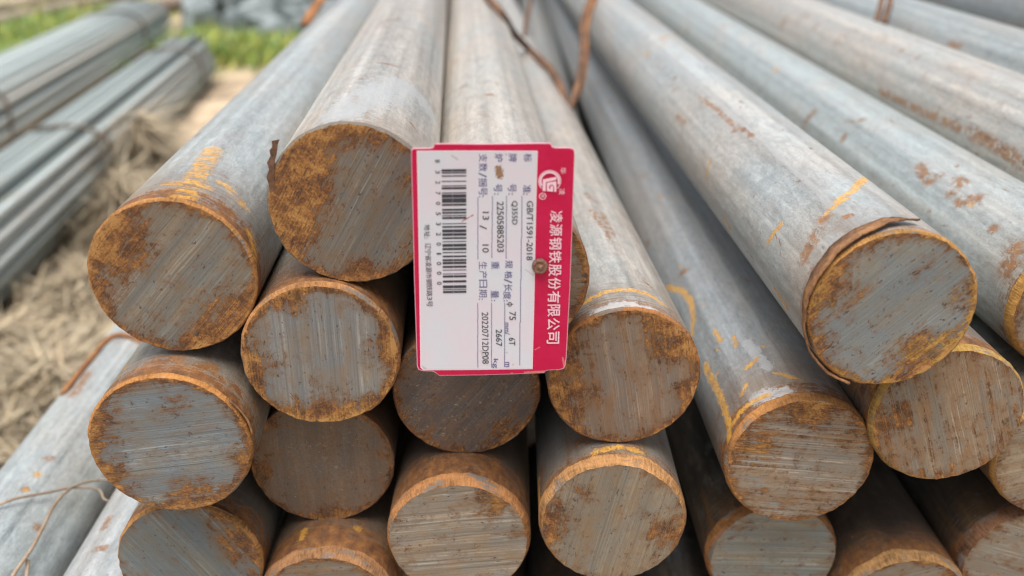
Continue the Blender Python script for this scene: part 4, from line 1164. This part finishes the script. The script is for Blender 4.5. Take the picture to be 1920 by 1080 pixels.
rnd = random.Random(5)
straw_m = [mat_flat('straw_%s' % n, c, .8, .2) for n, c in (('pale', (.48, .40, .28)), ('tan', (.42, .335, .22)), ('grey', (.36, .305, .22)), ('brown', (.27, .21, .145)))]
sp = []
for cx, cy, rx, ry, hh, n in [(-0.78, 1.86, 0.07, 0.13, 0.19, 2600), (-0.73, 1.62, 0.07, 0.12, 0.13, 1600), (-0.66, 1.35, 0.15, 0.2, 0.05, 1600), (-0.6, 1.05, 0.18, 0.25, 0.05, 1800), (-0.5, 0.85, 0.15, 0.2, 0.04, 800), (-0.76, 1.15, 0.1, 0.3, 0.04, 700)]:
    for _ in range(n):
        a_, q = rnd.uniform(0, 2 * pi), abs(rnd.gauss(0, .55))
        x, y = cx + rx * q * cos(a_), cy + ry * q * sin(a_)
        z = ground_h(x, y) + .004 + hh * max(0, 1 - q) * rnd.random()
        sp.append((x, y, z, rnd.uniform(0, 2 * pi), rnd.uniform(.04, .13), rnd.uniform(-.2, .45), rnd.uniform(-.1, .5), rnd.uniform(.0025, .006)))
o = blades('straw', sp, straw_m, rnd, .004)
tag(o, 'dry trampled straw on the ground left of the bar pile', 'straw', kind='stuff')

grass_m = [mat_flat('grass_%s' % n, c, .6, .3) for n, c in (('bright', (.26, .36, .05)), ('yellow', (.42, .40, .10)), ('deep', (.13, .22, .045)), ('blue', (.20, .28, .12)))]
sp = []
for cx, cy, rx, ry, n in [(-1.28, 3.9, 0.1, 0.25, 1500), (-1.0, 3.65, 0.12, 0.1, 900), (-1.25, 3.6, 0.08, 0.14, 600), (-1.0, 3.8, 0.12, 0.12, 600), (-0.8, 3.5, 0.1, 0.1, 300), (-2.05, 3.771, 0.12, 0.3, 1300), (-2.135, 4.125, 0.14, 0.3, 1300), (-2.005, 4.049, 0.12, 0.25, 900), (-2.371, 4.455, 0.2, 0.4, 700), (-2.102, 4.368, 0.1, 0.3, 400)]:
    for _ in range(n):
        x, y = rnd.gauss(cx, rx), rnd.gauss(cy, ry)
        sp.append((x, y, ground_h(x, y), rnd.uniform(0, 2 * pi), rnd.uniform(.04, .11), rnd.uniform(.5, 1.4), rnd.uniform(.1, .5), rnd.uniform(.006, .014)))
o = blades('weeds', sp, grass_m, rnd, .01)
tag(o, 'bright green weeds growing behind the rod bundles', 'weeds', kind='stuff')

# heap of dark grey slag lumps far at the back
g = NT('slag')
P = g.node('ShaderNodeNewGeometry').outputs['Position']
n1 = g.noise(P, 5, 6, .65); n2 = g.noise(P, 30, 4, .6)
g.put(g.b.inputs['Base Color'], g.mix(g.sstep(g.math('MULTIPLY_ADD', n2, .5, g.math('MULTIPLY', n1, .6)), .4, .72), (.10, .12, .125), (.26, .30, .30)))
g.b.inputs['Roughness'].default_value = .8
bm = bmesh.new()
HP = {'c': (-1.02, 4.85), 'rx': 0.55, 'ry': 0.85, 'h': 0.5, 'n': 420}
for i in range(HP['n']):
    a_, q = rnd.uniform(0, 2 * pi), rnd.random() ** .5
    x, y = HP['c'][0] + HP['rx'] * q * cos(a_), HP['c'][1] + HP['ry'] * q * sin(a_)
    z = HP['h'] * (1 - q ** 1.6)
    s = rnd.uniform(.05, .13)
    M_ = Matrix.Translation((x, y, z)) @ Matrix.Rotation(rnd.uniform(0, 6), 4, Vector((rnd.random(), rnd.random(), 1)).normalized()) @ Matrix.Diagonal((s, s * rnd.uniform(.6, 1), s * rnd.uniform(.5, .9), 1))
    ret = bmesh.ops.create_icosphere(bm, subdivisions=1, radius=1, matrix=M_)
    for v in ret['verts']:
        v.co += Vector((rnd.uniform(-1, 1), rnd.uniform(-1, 1), rnd.uniform(-1, 1))) * s * .18
me = bpy.data.meshes.new('rubble'); bm.to_mesh(me); bm.free()
o = link('rubble', me, g.m, smooth=False)
tag(o, 'heap of dark bluish grey rubble at the top, beyond the weeds', 'rubble', kind='stuff')

# long rusty bars lying on the ground beyond the farther bundle
old_m = mat_rusty('old_bar', (.20, .15, .115), (.40, .33, .27), 25)
old_me = {}
for p0, p1, r_, lab in [((-2.45, 3.9, 0), (-2.2, 6.0), 0.035, 'pinkish brown old bar lying beyond the farther bundle, top left'),
 ((-2.75, 3.4, 0), (-2.55, 6.2), 0.03, 'brown old bar farthest to the left at the top'),
 ((-1.85, 4.9, 0), (-1.42, 6.6), 0.04, 'pale old bar lying behind the end of the farther bundle'),
 ((-1.95, 4.8, 0), (-1.6, 6.6), 0.03, 'thin grey old bar behind the end of the farther bundle')]:
    d = Vector((p1[0] - p0[0], p1[1] - p0[1], 0))
    me = rod_mesh(r_, d.length, 90 + r_ * 100); me.materials.append(old_m)
    o = link('old_bar', me)
    o.location = (p0[0], p0[1], r_ + p0[2]); o.rotation_euler = (0, 0, math.atan2(-d.x, d.y))
    tag(o, lab, 'steel bar', 'old bars lying at the back')
